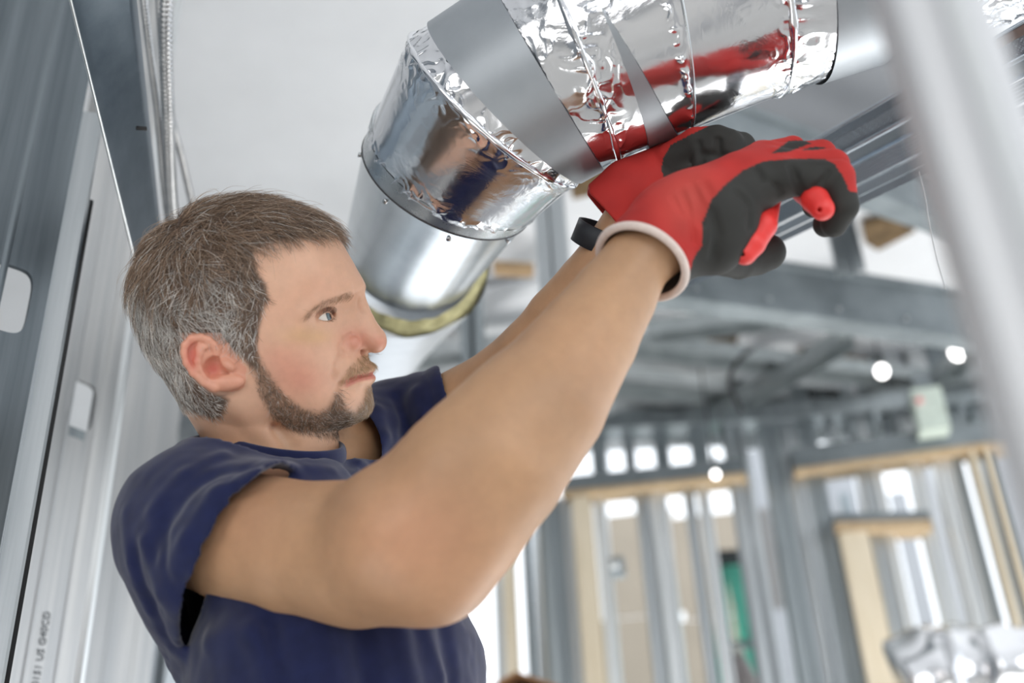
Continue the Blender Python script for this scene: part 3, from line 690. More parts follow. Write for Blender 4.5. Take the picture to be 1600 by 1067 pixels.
for k in range(1, 8):
    u = k / 8; z = topz * (1 - u); xa, xb = ft[0] - .07 - .18 * u, ft[0] - .015 + .215 * u; y = ft[1] - .3 * u
    V, F = box_vf([(xa + xb) / 2, y, z], ((xb - xa) / 2, 0, 0), (0, .04, 0), (0, 0, .012)); mesh_obj('step', V, F, STUD, lad, False)
# white cap-like cloth bundle hung beside the ladder
c = FW(1149, 1018, -.48); CL = Sculpt(c - .2, c + .2, .006); dd = -(W2C @ (c - CAM))[2]; s1 = dd / FPX
CL.ell(c, [(1, 0, 0), (0, 1, 0), (0, 0, 1)], (16 * s1, 14 * s1, 10 * s1), .01); CL.ell(c + np.array([-9 * s1, 0, -5 * s1]), [(1, 0, 0), (0, 1, 0), (0, 0, 1)], (9 * s1, 9 * s1, 5 * s1), .01)
V, F = CL.mesh(); hat = empty('cloth_bundle', c); tag(hat, 'small white rounded cloth draped on a pale wrapped bundle by the green ladder', 'cloth')
mesh_obj('cloth', V + (vnoise(V * 40) - .5)[:, None] * .012, F, plain_mat('white_cloth', lin(232, 234, 226), .9), hat, True)
V, F = tube([c - ZUP * .02, c - ZUP * .10, c - ZUP * .35, c - ZUP * 1.0, [c[0], c[1], 0]], [.03, .06, .10, .12, .12], 20); mesh_obj('bundle', V, F, plain_mat('pale_wrap', lin(190, 180, 178), .9), hat, True)
# foil-wrapped duct lying across the framing at lower right
pts_ = [WP(1420, 1075, -.5), WP(1470, 1052, -.5), WP(1540, 1052, -.5), WP(1660, 1050, -.5)]; q = spline(pts_, 60); T_, N_, B_ = frames(q); V, F = tube(q, .115, 60)
V = np.array(V); cen = np.repeat(q, 60, 0); rad = V - cen; V = cen + rad * (1 + .16 * (ridged(V, 14, 3) ** 3)[:, None] + .10 * (vnoise(V * 9, 7)[:, None] - .5))
o = mesh_obj('wrapped_duct', V, F, FOIL, None, True); tag(o, 'crumpled foil-wrapped duct lying low by the far studs, bottom right corner', 'duct')
# pale green box on the partition, with its bracket
c = WP(1452, 645, -.10); bx = empty('control_box', c); tag(bx, 'pale green equipment box hung above the right-hand header', 'box')
V, F = box_vf(c, WX * .048, WN * .04, ZUP * .075); mesh_obj('case', V, F, plain_mat('pale_green', lin(200, 212, 202), .6), bx, False)
V, F = box_vf(c + ZUP * .11, WX * .03, WN * .02, ZUP * .03); mesh_obj('bracket', V, F, BEAMM, bx, False); V, F = tube([c + ZUP * .03 - WX * .03 - WN * .041, c + ZUP * .03 - WX * .03 - WN * .05], .012, 12); mesh_obj('button', V, F, plain_mat('pink_dot', lin(224, 150, 150), .5), bx)
# cable drooping from the ceiling
o = mesh_obj('drooping_cable', *tube(spline([P(1178, 545, 3.7), P(1160, 556, 3.7), P(1143, 580, 3.7), P(1141, 602, 3.7), P(1150, 625, 3.7), P(1158, 645, 3.7)], 40), .008, 8), BLACK); tag(o, 'black cable drooping from the ceiling channels over the partition', 'cable')
# glowing balls added to stand for bright glints under the ceiling
GLINT, _nt, _b = mat('glint_glow'); _b.inputs['Emission Color'].default_value = (1, .97, .95, 1); _b.inputs['Emission Strength'].default_value = 6
for px, py, r, lb in ((1378, 580, .020, 'larger glowing bulb added as a glint below the ceiling, left of the pale green box'), (1496, 550, .024, 'glowing bulb added as a glint just under the ceiling next to the blurred near stud'), (1118, 741, .012, 'small glowing bulb added as a glint at the end of the left header')):
    c = WP(px, py, -.3); l = empty('glint_ball', c + ZUP * (r + .02)); tag(l, lb, 'glint'); S4 = Sculpt(c - r * 2, c + r * 2, r / 7); S4.ell(c, [(1, 0, 0), (0, 1, 0), (0, 0, 1)], (r, r, r * 1.15), .004); V, F = S4.mesh(); mesh_obj('ball', V, F, GLINT, l); V, F = tube([c + ZUP * r * .9, c + ZUP * (r + .05)], r * .6, 12); mesh_obj('ball_mount', V, F, GREY, l); V, F = tube([c + ZUP * (r + .045), [c[0], c[1], CZ]], .003, 6); mesh_obj('cord', V, F, BLACK, l)
# junction box on the doorway stud, cardboard box low down
c = WP(962, 887, .05); jb = empty('junction_box', c); tag(jb, 'small grey junction box fixed beside the pale doorway post', 'box'); V, F = box_vf(c, WX * .03, WN * .03, ZUP * .03); mesh_obj('case', V, F, STUDD, jb, False); V, F = tube([c - WN * .03, c - WN * .045], .018, 14); mesh_obj('cover', V, F, STUDB, jb)
c = WP(822, 1078, -.9); cb = empty('cardboard_box', c); tag(cb, 'brown cardboard box with raised flaps at the bottom edge beside the shirt', 'box'); KRAFT = plain_mat('cardboard', lin(176, 132, 92), .9, .08, 40)
V, F = box_vf(c - ZUP * .16, WX * .14, WN * .12, ZUP * .12); mesh_obj('carton', V, F, KRAFT, cb, False)
for sg in (-1, 1): V, F = box_vf(c - ZUP * .012 + WX * .062 * sg, nrm(WX + ZUP * -.42 * sg) * .07, WN * .12, nrm(ZUP + WX * .42 * sg) * .003); mesh_obj('flap', V, F, KRAFT, cb, False)
V, F = box_vf([c[0], c[1], (c[2] - .28) / 2], WX * .16, WN * .14, ZUP * (c[2] - .28) / 2); st = empty('material_stack', [c[0], c[1], 0]); tag(st, 'stack of boards below the cardboard box', 'stack'); mesh_obj('boards', V, F, DRY2, st, False)
# ================================================================== the person: head
HD = 1.05                                       # depth of the head's plane of symmetry
FEET = to_world(K(430, 740, 1.08)); FEET = np.array([FEET[0] - 0.02, FEET[1] + 0.03, 0.0])
person = empty('person', FEET)
tag(person, 'man in navy t-shirt and red and black work gloves reaching up to the duct', 'person')

OUT = [(520, 361), (541, 392), (556, 418), (566, 436), (566, 446), (558, 464), (561, 478), (575, 498), (592, 517), (601, 529), (602, 537), (597, 545), (587, 550), (575, 552.5),
       (572, 560), (577, 569), (584, 577), (583, 582), (579.5, 585), (583.5, 590), (583, 596), (577, 603), (575, 610), (577, 620), (577, 634), (571, 647), (558, 658), (540, 665), (520, 670),
       (490, 676), (455, 676), (415, 672), (375, 672), (340, 662), (312, 650), (288, 622), (258, 582), (230, 535), (216, 480), (219, 430), (238, 385), (272, 350), (320, 324), (375, 314), (430, 318), (480, 334)]
CTRL = [(300, 430, 76), (350, 420, 76), (260, 450, 71), (330, 365, 63), (400, 355, 61), (280, 395, 64), (240, 440, 56), (250, 520, 58), (232, 485, 48), (395, 430, 73), (445, 420, 66),
        (480, 380, 54), (515, 395, 38), (500, 430, 55), (535, 425, 32), (455, 465, 66), (474, 480, 61), (505, 468, 50), (485, 488, 57), (530, 455, 36), (548, 445, 22), (492, 523, 51), (515, 525, 42),
        (450, 530, 67), (420, 520, 70), (385, 560, 70), (470, 575, 61), (495, 570, 53), (515, 560, 43), (532, 545, 32), (548, 538, 18), (588, 536, 9.5), (560, 492, 9), (566, 510, 11), (548, 500, 17), (537, 488, 21), (532, 522, 28), (575, 525, 12),
        (552, 572, 27), (530, 580, 36), (535, 601, 31), (565, 590, 21), (577, 577, 12), (577, 592, 12), (562, 632, 24), (566, 610, 22), (540, 640, 35), (500, 635, 47), (460, 622, 57), (405, 610, 64), (430, 580, 67), (340, 560, 71), (360, 615, 62), (300, 560, 66), (330, 640, 48),
        (430, 652, 55), (490, 660, 38), (530, 655, 28), (380, 655, 52), (350, 490, 75), (290, 500, 73), (420, 470, 71)]
def _uv(px, py, w):
    d = HD - w; return (px - 800.0) / FPX * d * 1000, (533.5 - py) / FPX * d * 1000
pts, val = [], []
for i, (a, b) in enumerate(OUT):
    pts.append(_uv(a, b, 0)); val.append(0.0)
for a, b, w in CTRL:
    pts.append(_uv(a, b, w / 1000)); val.append(w * w * 1.0)
pts = np.array(pts); val = np.array(val)
def _tps(r2): return 0.5 * r2 * np.log(r2 + 1e-6)
def _fit():
    n = len(pts); d2 = ((pts[:, None] - pts[None]) ** 2).sum(-1); A = np.zeros((n + 3, n + 3)); A[:n, :n] = _tps(d2) + 40.0 * np.eye(n)
    A[:n, n] = 1; A[:n, n + 1:] = pts / 100; A[n, :n] = 1; A[n + 1:, :n] = pts.T / 100
    return np.linalg.solve(A, np.concatenate([val, [0, 0, 0]]))
_co = _fit()
def Qf(x, y):                                   # x, y in mm of the camera frame -> half width squared (mm^2)
    sh = np.shape(x); X = np.stack([np.ravel(x), np.ravel(y)], 1); o = np.zeros(len(X))
    for k in range(0, len(X), 8000):
        c = X[k:k + 8000]; d2 = ((c[:, None] - pts[None]) ** 2).sum(-1)
        o[k:k + 8000] = _tps(d2) @ _co[:-3] + _co[-3] + (c / 100) @ _co[-2:]
    return o.reshape(sh)
def HS(px, py, off=0.0):                        # pixel -> point on the near side of the head, camera frame
    w = 0.045
    for _ in range(12):
        x, y = _uv(px, py, w); q = float(Qf(np.array([x]), np.array([y]))[0]); w = 0.5 * w + 0.5 * math.sqrt(max(q, 1.0)) / 1000
    return np.array([x / 1000, y / 1000, w + off])          # third value: lateral offset from the plane of symmetry
def HP(px, py, w):                              # pixel at known lateral offset
    x, y = _uv(px, py, w); return np.array([x / 1000, y / 1000, w])

class HeadSculpt(Sculpt):                       # every stroke is mirrored: z is measured as |lateral|
    def xyz(s, sl):
        x, y, z = Sculpt.xyz(s, sl); return x, y, np.abs(z)
    def op(s, f, lo, hi, k=0.004, sub=False):
        lo = np.array(lo, float); hi = np.array(hi, float); m = max(abs(lo[2]), abs(hi[2])); lo[2] = -m; hi[2] = m
        return Sculpt.op(s, f, lo, hi, k, sub)
x0, y0 = np.array(_uv(180, 780, 0)) / 1000; x1, y1 = np.array(_uv(612, 285, 0)) / 1000
H = HeadSculpt((x0, y0, -0.102), (x1 + 0.006, y1 + 0.012, 0.102), 0.00112)
gx, gy = np.meshgrid(H.ax[0] * 1000, H.ax[1] * 1000, indexing='ij')
Q2 = (Qf(gx, gy) / 1e6).astype(np.float32)
H.D = ((H.ax[2][None, None, :] ** 2 - Q2[:, :, None]) / (2 * np.sqrt(np.maximum(Q2, 0) + 0.010 ** 2))[:, :, None]).astype(np.float32)
H.D = np.clip(H.D, -0.03, 0.03)
# --- neck
nk = lambda px, py, w=0: HP(px, py, w)
H.chain([nk(372, 590), nk(418, 672), nk(440, 790)], [0.056, 0.0535, 0.060], 0.020)
H.chain([nk(470, 690), nk(478, 780)], [0.031, 0.036], 0.016)
H.cap(HP(372, 625, 0.052), HP(478, 745, 0.030), 0.009, 0.010, 0.012)      # neck muscle
H.cap(HP(352, 660, 0.030), HP(362, 692, 0.036), 0.004, 0.004, 0.012)
H.chain([HP(430, 668, 0.048), HP(456, 700, 0.050), HP(474, 730, 0.050)], [0.003, 0.005, 0.004], 0.012, sub=True)
# --- nose
H.ell(HP(548, 539, 0.0165), [(1, .25, 0), (-.25, 1, 0), (0, 0, 1)], (0.0098, 0.0080, 0.0062), 0.004)
H.ell(HP(589, 535, 0.0), [(1, 0, 0), (0, 1, 0), (0, 0, 1)], (0.0080, 0.0085, 0.0105), 0.005)
H.chain([HP(558, 466, 0), HP(572, 500, 0), HP(588, 524, 0)], [0.0075, 0.0072, 0.0070], 0.006)
H.chain([HS(548, 522, -.0002), HS(536, 530, -.0002), HS(532, 541, -.0002), HS(538, 552, -.0002), HS(550, 556, -.0002)], [.0006, .0014, .0016, .0016, .0010], 0.004, sub=True)
H.ell(HP(564, 552, 0.0075), [(1, .1, 0), (-.1, 1, 0), (0, 0, 1)], (0.0066, 0.0036, 0.0036), 0.002, sub=True)
H.chain([HS(533, 552, -.001), HS(524, 570, -.001), HS(520, 588, -.001)], 0.0014, 0.006, sub=True)     # nasolabial fold
# --- mouth
H.chain([HS(538, 598, -.003), HS(560, 585, -.003), HP(577, 576, .007), HP(579.5, 574, 0)], [.002, .0035, .0035, .0035], 0.004)
H.chain([HS(540, 604, -.003), HS(560, 597, -.003), HP(575, 592, .008), HP(578.5, 590, 0)], [.002, .0042, .0046, .0046], 0.004)
H.chain([HS(533, 602), HS(548, 594), HS(563, 588.5), HP(579, 585, .008), HP(585, 583.5, 0)], [0.0012, .0011, .0010, .0010, .0010], 0.0022, sub=True)
H.chain([HS(532, 600), HS(530, 606)], 0.0016, 0.005, sub=True)
H.ell(HP(566, 628, 0), [(1, 0, 0), (0, 1, 0), (0, 0, 1)], (0.0085, 0.012, 0.018), 0.010)              # chin
# --- brow and eye
H.chain([HS(474, 490, -.004), HS(493, 474, -.004), HS(517, 463, -.004), HS(540, 455, -.004), HP(560, 446, .006)], [.004, .0055, .006, .006, .005], 0.010)
EYE = HP(497, 500.5, 0.0335); ER = 0.0118
GAZE = nrm(np.array([0.93, 0.30, 0.16])); EN = nrm(np.array([-0.30, 0.95, 0.0])); EN = nrm(EN - GAZE * EN.dot(GAZE)); EL = np.cross(GAZE, EN)
if EL[2] < 0: EL = -EL
H.ell(EYE + GAZE * 0.0085 + EN * 0.001 + EL * 0.004, [GAZE, EN, EL], (0.0085, 0.0080, 0.0145), 0.006, sub=True)
H.ell(EYE, [GAZE, EN, EL], (0.0134, 0.0134, 0.0138), 0.0035)
H.chain([EYE + nrm(GAZE * math.cos(a) + EL * math.sin(a) + EN * (.62 - .25 * a * a)) * 0.0150 for a in (.1, .5, .9, 1.2)], [.0010] * 4, 0.003, sub=True)  # fold above the lid
def _eye_open(x, y, z):
    dx, dy, dz = x - EYE[0], y - EYE[1], z - EYE[2]
    g = dx * GAZE[0] + dy * GAZE[1] + dz * GAZE[2]; n = dx * EN[0] + dy * EN[1] + dz * EN[2]; l = dx * EL[0] + dy * EL[1] + dz * EL[2]
    r = np.sqrt(g * g + n * n + l * l) + 1e-6; az = np.arctan2(l, g); el = np.arcsin(np.clip(n / r, -1, 1))
    t = (az - 0.42) / 0.82; k = 1 - t * t
    up = 0.29 * k + 0.02; lo = -0.30 * k + 0.02
    return np.maximum(np.maximum(np.maximum(el - up, lo - el) * r, ER - 0.0012 - r), np.maximum(r - 0.0160, -g - 0.001))
H.op(_eye_open, EYE - 0.022, EYE + 0.022, 0.0008, sub=True)
# --- ear
er = lambda a, b, w: HP(a, b, w)
EPL = [(340, 548), (333, 538), (325, 530), (313, 526), (299, 528), (288, 538), (286, 551), (290, 567), (300, 583), (317, 599), (334, 608), (355, 610), (375, 605), (380, 590), (372, 570), (352, 560)]
def _w_ear(a, b): return 0.0715 + 0.014 * np.clip((345 - a) / 60, -.4, 1)          # the ear flares outward at the back
ep = [er(a, b, _w_ear(a, b)) for a, b in EPL]; epoly = [(p[0], p[1]) for p in ep]
def _ear_plate(x, y, z):
    X, Y = np.broadcast_arrays(x[:, :, 0], y[:, :, 0]); ins = in_poly(X, Y, epoly); d = poly_dist(X, Y, epoly + epoly[:1]); d = np.where(ins, -d, d).astype(np.float32)
    px = 800 + X / (HD - .076) * FPX; wc = (_w_ear(px, 0) - 0.0035).astype(np.float32)
    return np.maximum(d[:, :, None] + 0.001, np.abs(z - wc[:, :, None]) - 0.0028)
H.op(_ear_plate, np.min(ep, 0) - .01, np.max(ep, 0) + .01, 0.004)
H.chain([er(a, b, 0.062 + .006 * i) for i, (a, b) in enumerate([(330, 560), (310, 558)])], 0.010, 0.010)                # back of the ear root
def etube(path, off, rad, k=0.0025, sub=False): H.chain([er(a, b, _w_ear(a, b) + off) for a, b in path], rad, k, sub)
etube([(333, 566), (338, 556), (338, 547), (333, 538), (325, 531), (313, 527), (299, 529), (289, 539), (287, 551), (291, 567), (301, 583), (318, 598), (334, 606)], 0.0012,
      [.0018, .0024, .0028, .003, .0031, .0032, .0032, .003, .0028, .0027, .0026, .0028, .004])
etube([(343, 597), (332, 593), (320, 587), (311, 577), (308, 564), (311, 552), (318, 543), (326, 540)], 0.0008, [.0032, .003, .0029, .003, .003, .0028, .0022, .0018])
etube([(311, 553), (309, 544), (312, 537)], 0.0003, [.0026, .002, .0015])
H.ell(er(335, 575, 0.0755), [(1, 0, 0), (0, 1, 0), (0, 0, 1)], (0.0085, 0.0098, 0.0075), 0.003, sub=True)               # concha
H.ell(er(352, 584, 0.0735), [(1, 0, 0), (0, 1, 0), (0, 0, 1)], (0.0065, 0.0028, 0.006), 0.002, sub=True)
H.ell(er(356, 570, 0.0728), [(.6, .8, 0), (-.8, .6, 0), (0, 0, 1)], (0.0040, 0.0070, 0.0042), 0.004)                      # tragus
H.ell(er(357, 598, 0.0715), [(1, 0.1, 0), (-.1, 1, 0), (0, 0, 1)], (0.0135, 0.0065, 0.0046), 0.006)                       # lobe
HV, HF = H.mesh()
HN = H.grad(HV * [1, 1, 1])
near = HV[:, 2] >= 0
# pixel position of every vertex as its near-side twin would be seen
_m = HV.copy(); _m[:, 2] = np.abs(_m[:, 2]); _c = _m.copy(); _c[:, 2] -= HD
hpx, hpy = to_px(_c); hw = _m[:, 2]
SCALP = [(524, 360), (512, 370), (498, 367), (480, 374), (465, 371), (437, 377), (418, 380), (398, 388), (393, 402), (401, 424), (416, 446), (418, 467), (409, 491), (404, 515), (401, 540), (404, 561), (400, 577), (390, 571), (368, 550), (343, 542), (332, 526),
         (300, 522), (282, 540), (282, 561), (309, 599), (335, 616), (357, 624), (352, 640), (344, 655), (326, 652), (270, 630), (205, 570), (170, 480), (170, 400), (220, 320), (300, 270), (400, 270), (480, 290), (545, 330)]
BEARD = [(391, 566), (404, 556), (412, 572), (423, 590), (444, 618), (474, 639), (500, 646), (515, 634), (522, 616), (530, 610), (536, 624), (541, 640), (556, 643), (566, 628), (571, 612), (576, 604), (592, 604), (592, 650), (575, 672), (541, 682), (499, 680), (457, 672), (430, 655), (408, 620)]
MOUST = [(530, 602), (536, 590), (549, 570), (562, 557), (573, 552), (590, 552), (592, 570), (578, 577), (563, 584), (548, 592), (538, 600)]
def soft(poly, w):
    d = poly_dist(hpx, hpy, poly + poly[:1]); return np.where(in_poly(hpx, hpy, poly), sstep(-w, w, d), 1 - sstep(-w, w, d))
skin = np.array(lin(218, 174, 147)); hc = np.tile(skin, (len(HV), 1))
def paint(c, a): 
    global hc
    a = np.clip(a, 0, 1)[:, None]; hc = hc * (1 - a) + np.array(lin(*c)) * a
def blob(cx, cy, rx, ry): return np.exp(-(((hpx - cx) / rx) ** 2 + ((hpy - cy) / ry) ** 2))
_pn = np.stack([hpx / 40, hpy / 40, hpx * 0], 1); nz = vnoise(_pn, 3)
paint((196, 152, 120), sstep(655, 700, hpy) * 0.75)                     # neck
paint((216, 138, 120), blob(462, 585, 46, 42) * (0.10 + .55 * nz)); paint((216, 138, 120), blob(425, 545, 40, 44) * 0.45 * nz)
paint((206, 120, 104), blob(556, 532, 26, 20) * 0.55); paint((214, 134, 116), blob(596, 536, 14, 14) * 0.5)
paint((216, 146, 118), blob(480, 455, 50, 30) * 0.3 * nz)
paint((196, 160, 106), blob(472, 524, 30, 15) * 0.45); paint((208, 168, 122), blob(500, 526, 20, 12) * .4)
paint((182, 140, 118), blob(512, 484, 14, 8) * .5)
hot = (hw > 0.0665) & in_poly(hpx, hpy, [(280, 520), (345, 520), (385, 575), (382, 612), (330, 616), (280, 570)])
paint((218, 150, 126), hot * 0.7); paint((206, 96, 84), hot * np.maximum(blob(300, 556, 10, 22), blob(333, 576, 12, 12)) * 0.75)
lip = poly_dist(hpx, hpy, [(540, 600), (556, 592), (568, 589), (586, 586)]); lipm = (1 - sstep(3.5, 7.5, lip)) * sstep(534, 546, hpx)
paint((196, 118, 104), lipm * 0.9)
scm = soft(SCALP, 6) * (hw < 0.081); ear_keep = hot & (hw > 0.0685)
paint((74, 62, 54), np.where(ear_keep, 0, scm) * 0.9)
bdm = soft(BEARD, 8); paint((128, 104, 84), np.where(ear_keep, 0, bdm) * 0.66)
paint((176, 140, 108), soft(MOUST, 5) * 0.35 * (lip > 5))
paint((150, 122, 100), blob(545, 655, 45, 18) * .3)
brow = poly_dist(hpx, hpy, [(479, 495), (492, 482), (512, 471), (532, 464), (548, 459)]); paint((140, 108, 84), (1 - sstep(1, 6, brow)) * 0.35)
SKIN = attr_mat('skin', rough=0.46, sss=0.12, var=0.10, nscale=90, bscale=900, bstr=0.12, bdist=0.0004, radius=(0.010, 0.004, 0.002), spec=0.45)
def head_world(p): q = np.array(p, float); q[:, 2] -= HD; return to_world(q)
HEAD_V, HEAD_F, HEAD_C = head_world(HV), HF, hc
# --- eyes
def eye_mesh(side):
    th = np.linspace(0, math.pi, 40); V = []; C = []
    fl = np.array([1, 1, side])
    g, n, l = GAZE.copy(), EN.copy(), EL.copy()
    for t in th:
        r = ER * (1 + 0.055 * max(0, 1 - (t / 0.52) ** 2))
        for a in np.linspace(0, 2 * math.pi, 40, endpoint=False):
            p = EYE + r * (math.cos(t) * g + math.sin(t) * (math.cos(a) * n + math.sin(a) * l)); V.append(p * fl)
            if t < 0.20: c = lin(18, 18, 20)
            elif t < 0.50:
                k = 0.75 + .25 * math.sin(a * 17); c = np.array(lin(122, 140, 146)) * k if t < .45 else lin(60, 70, 76)
            else: c = lin(226, 222, 214)
            C.append(c)
    F = [[j * 40 + i, j * 40 + (i + 1) % 40, (j + 1) * 40 + (i + 1) % 40, (j + 1) * 40 + i] for j in range(39) for i in range(40)]
    return head_world(V), F, np.array(C)
EYEM = attr_mat('eye', rough=0.06, var=0.02, bstr=0.0)
for sd in (1, -1):
    V, F, C = eye_mesh(sd); mesh_obj('eye', V, F, EYEM, person, True, C)
# ------------------------------------------------------------------ hair, beard, brows (real strands)
def strands(name, Pw, rad, cols, m, parent):
    n, k, _ = Pw.shape
    hc_ = bpy.data.hair_curves.new(name); hc_.add_curves([k] * n)
    hc_.attributes['position'].data.foreach_set('vector', Pw.astype(np.float32).ravel())
    a = hc_.attributes.new('radius', 'FLOAT', 'POINT'); a.data.foreach_set('value', np.broadcast_to(np.asarray(rad, np.float32), (n, k)).astype(np.float32).ravel())
    a = hc_.attributes.new('Col', 'FLOAT_COLOR', 'CURVE'); c = np.ones((n, 4), np.float32); c[:, :3] = cols; a.data.foreach_set('color', c.ravel())
    o = bpy.data.objects.new(name, hc_); COL.objects.link(o); hc_.materials.append(m); attach(o, parent); return o
HAIRM, _nt, _b = mat('hair')
_a = _nt.nodes.new('ShaderNodeAttribute'); _a.attribute_name = 'Col'
_nt.links.new(_a.outputs['Color'], _b.inputs['Base Color']); _b.inputs['Roughness'].default_value = 0.38; _b.inputs['Specular IOR Level'].default_value = 0.55
FIELD = np.array([  # px, py, dx, dy, lift, length mm
    (530, 335, .92, -.25, .55, 25), (505, 335, .9, -.05, .45, 27), (515, 358, .85, .30, .35, 18), (480, 350, .8, .35, .35, 24), (490, 366, .72, .62, .30, 20), (450, 355, .85, .40, .35, 26), (455, 371, .65, .65, .25, 20),
    (420, 350, .9, .28, .35, 27), (415, 375, .72, .62, .25, 24), (380, 335, 1, .10, .30, 28), (385, 375, .85, .45, .35, 26), (340, 330, .95, .15, .30, 27), (350, 372, .75, .6, .35, 26), (300, 335, .7, .3, .35, 24), (310, 372, .55, .8, .35, 24),
    (270, 352, .1, .6, .45, 20), (245, 375, -.55, .75, .5, 22), (275, 390, .25, .95, .35, 24), (335, 415, .45, .9, .25, 22), (375, 415, .25, .95, .2, 18), (300, 440, .35, .95, .22, 22), (250, 440, .15, 1, .3, 24), (215, 430, -.35, .9, .5, 26),
    (205, 470, -.25, .95, .4, 22), (225, 505, .2, .95, .22, 20), (260, 525, .38, .92, .18, 18), (300, 495, .33, .95, .15, 18), (340, 470, .25, .97, .15, 17), (365, 500, .12, 1, .13, 15), (400, 440, -.25, .95, .1, 11), (410, 470, -.35, .92, .08, 10), (395, 500, -.1, 1, .1, 11),
    (395, 545, .25, .97, .08, 7), (350, 530, .15, 1, .1, 11), (300, 560, .45, .9, .12, 12), (325, 625, .55, .8, .1, 7), (345, 640, .5, .85, .08, 4)])
def field(px, py):
    d2 = (px[:, None] - FIELD[None, :, 0]) ** 2 + (py[:, None] - FIELD[None, :, 1]) ** 2; w = 1 / (d2 + 60) ** 1.5; w /= w.sum(1)[:, None]; return w @ FIELD[:, 2:]
def grow(idx, ddir, lift, length, k, jit, clump=0.0, curl=0.0):
    """strands rooted on head vertices idx; ddir: image-plane direction per root"""
    n = len(idx); root = HV[idx] + rng.normal(0, 0.0006, (n, 3)); nv = HN[idx].copy()
    v = np.stack([ddir[:, 0], -ddir[:, 1], np.zeros(n)], 1)
    if clump:
        q = np.stack([hpx[idx] / 9, hpy[idx] / 9, HV[idx, 2] * 160], 1)
        a = (vnoise(q * .5, 5) - .5) * 3.0 * clump + (vnoise(q * 2.3, 8) - .5) * 1.6 * clump
        c, s_ = np.cos(a), np.sin(a); v = np.stack([v[:, 0] * c - v[:, 1] * s_, v[:, 0] * s_ + v[:, 1] * c, v[:, 2] + (vnoise(q, 9) - .5) * clump], 1)
        lift = lift * (0.55 + 0.9 * vnoise(q * 1.3, 12))
    v += rng.normal(0, jit, (n, 3)); v -= nv * np.sum(v * nv, 1)[:, None]; v /= np.linalg.norm(v, axis=1)[:, None] + 1e-9
    out = [root]; p = root.copy(); cu = rng.normal(0, curl, (n, 1)); b = np.cross(nv, v)
    for j in range(1, k):
        t = j / (k - 1); l = lift * (1.5 - 2.1 * t); st = v + nv * l[:, None] + b * cu * t * 2
        st /= np.linalg.norm(st, axis=1)[:, None]
        p = p + st * (length / (k - 1))[:, None]
        dq = H.samp(p); 
        p = p + nv * np.clip(0.0008 - dq, 0, 0.003)[:, None]; out.append(p)
    return np.stack(out, 1)
ok = (~ear_keep) & (hw < 0.083)
# scalp
dS = soft(SCALP, 4); cand = np.where((dS > rng.random(len(HV))) & ok)[0]
idx = rng.choice(cand, 17000)
fv = field(hpx[idx], hpy[idx]); fd = fv[:, :2] / np.linalg.norm(fv[:, :2], axis=1)[:, None]
edge = 1 - 0.45 * np.exp(-poly_dist(hpx[idx], hpy[idx], SCALP[:18]) / 8)
ln = fv[:, 3] / 1000 * rng.uniform(0.75, 1.4, len(idx)) * edge
S_ = grow(idx, fd, fv[:, 2], ln, 7, 0.20, 0.95, 0.20)
grey = np.clip(sstep(400, 500, hpy[idx] + (vnoise(np.stack([hpx[idx] / 14, hpy[idx] / 30, hpx[idx] * 0], 1), 4) - .5) * 90) * 0.62 + 0.10 - 0.35 * sstep(360, 410, hpx[idx]), 0.06, .8)
isg = rng.random(len(idx)) < grey
c0 = np.array(lin(136, 112, 92)); c1 = np.array(lin(232, 228, 222))
cc = np.where(isg[:, None], c1 * rng.uniform(.6, 1.0, (len(idx), 1)), c0 * rng.uniform(.35, 1.35, (len(idx), 1)))
cl = 0.30 + 1.35 * vnoise(np.stack([hpx[idx] / 5, hpy[idx] / 9, HV[idx, 2] * 200], 1), 21); cc = cc * cl[:, None]
hr = np.linspace(1, 0.35, 7)[None, :] * 0.00017
strands('hair', head_world(S_.reshape(-1, 3)).reshape(S_.shape), hr, cc, HAIRM, person)
# loose locks
cand = np.where((soft(SCALP, 3) > .9) & ok & (hpy < 470))[0]; idx = rng.choice(cand, 900); fv = field(hpx[idx], hpy[idx]); fd = fv[:, :2] / np.linalg.norm(fv[:, :2], axis=1)[:, None]
S_ = grow(idx, fd, fv[:, 2] * 1.5, fv[:, 3] / 1000 * rng.uniform(1.1, 1.7, len(idx)), 8, .3, 1.1, .35)
strands('hair', head_world(S_.reshape(-1, 3)).reshape(S_.shape), np.linspace(1, .3, 8)[None] * .00016, np.array(lin(172, 148, 126)) * rng.uniform(.5, 1.25, (len(idx), 1)), HAIRM, person)
# beard
dB = soft(BEARD, 5); cand = np.where((dB > rng.random(len(HV))) & ok & (HN[:, 2] * np.sign(HV[:, 2]) > -.7))[0]
idx = rng.choice(cand, 6500)
t = sstep(400, 560, hpx[idx]); bd = np.stack([.35 + .5 * t, 1.0 - .3 * t], 1) + rng.normal(0, .25, (len(idx), 2))
S_ = grow(idx, bd, np.full(len(idx), .35), rng.uniform(.004, .0085, len(idx)) * (0.75 + .45 * sstep(480, 540, hpx[idx])), 4, 0.25, 0.5, 0.3)
lightc = sstep(525, 575, hpx[idx])[:, None]
bc = (np.array(lin(104, 86, 70)) * (1 - lightc) + np.array(lin(170, 146, 118)) * lightc) * rng.uniform(.5, 1.4, (len(idx), 1))
gg = rng.random(len(idx)) < .13; bc[gg] = np.array(lin(205, 200, 194))
strands('beard', head_world(S_.reshape(-1, 3)).reshape(S_.shape), np.linspace(1, .4, 4)[None] * .000085, bc, HAIRM, person)
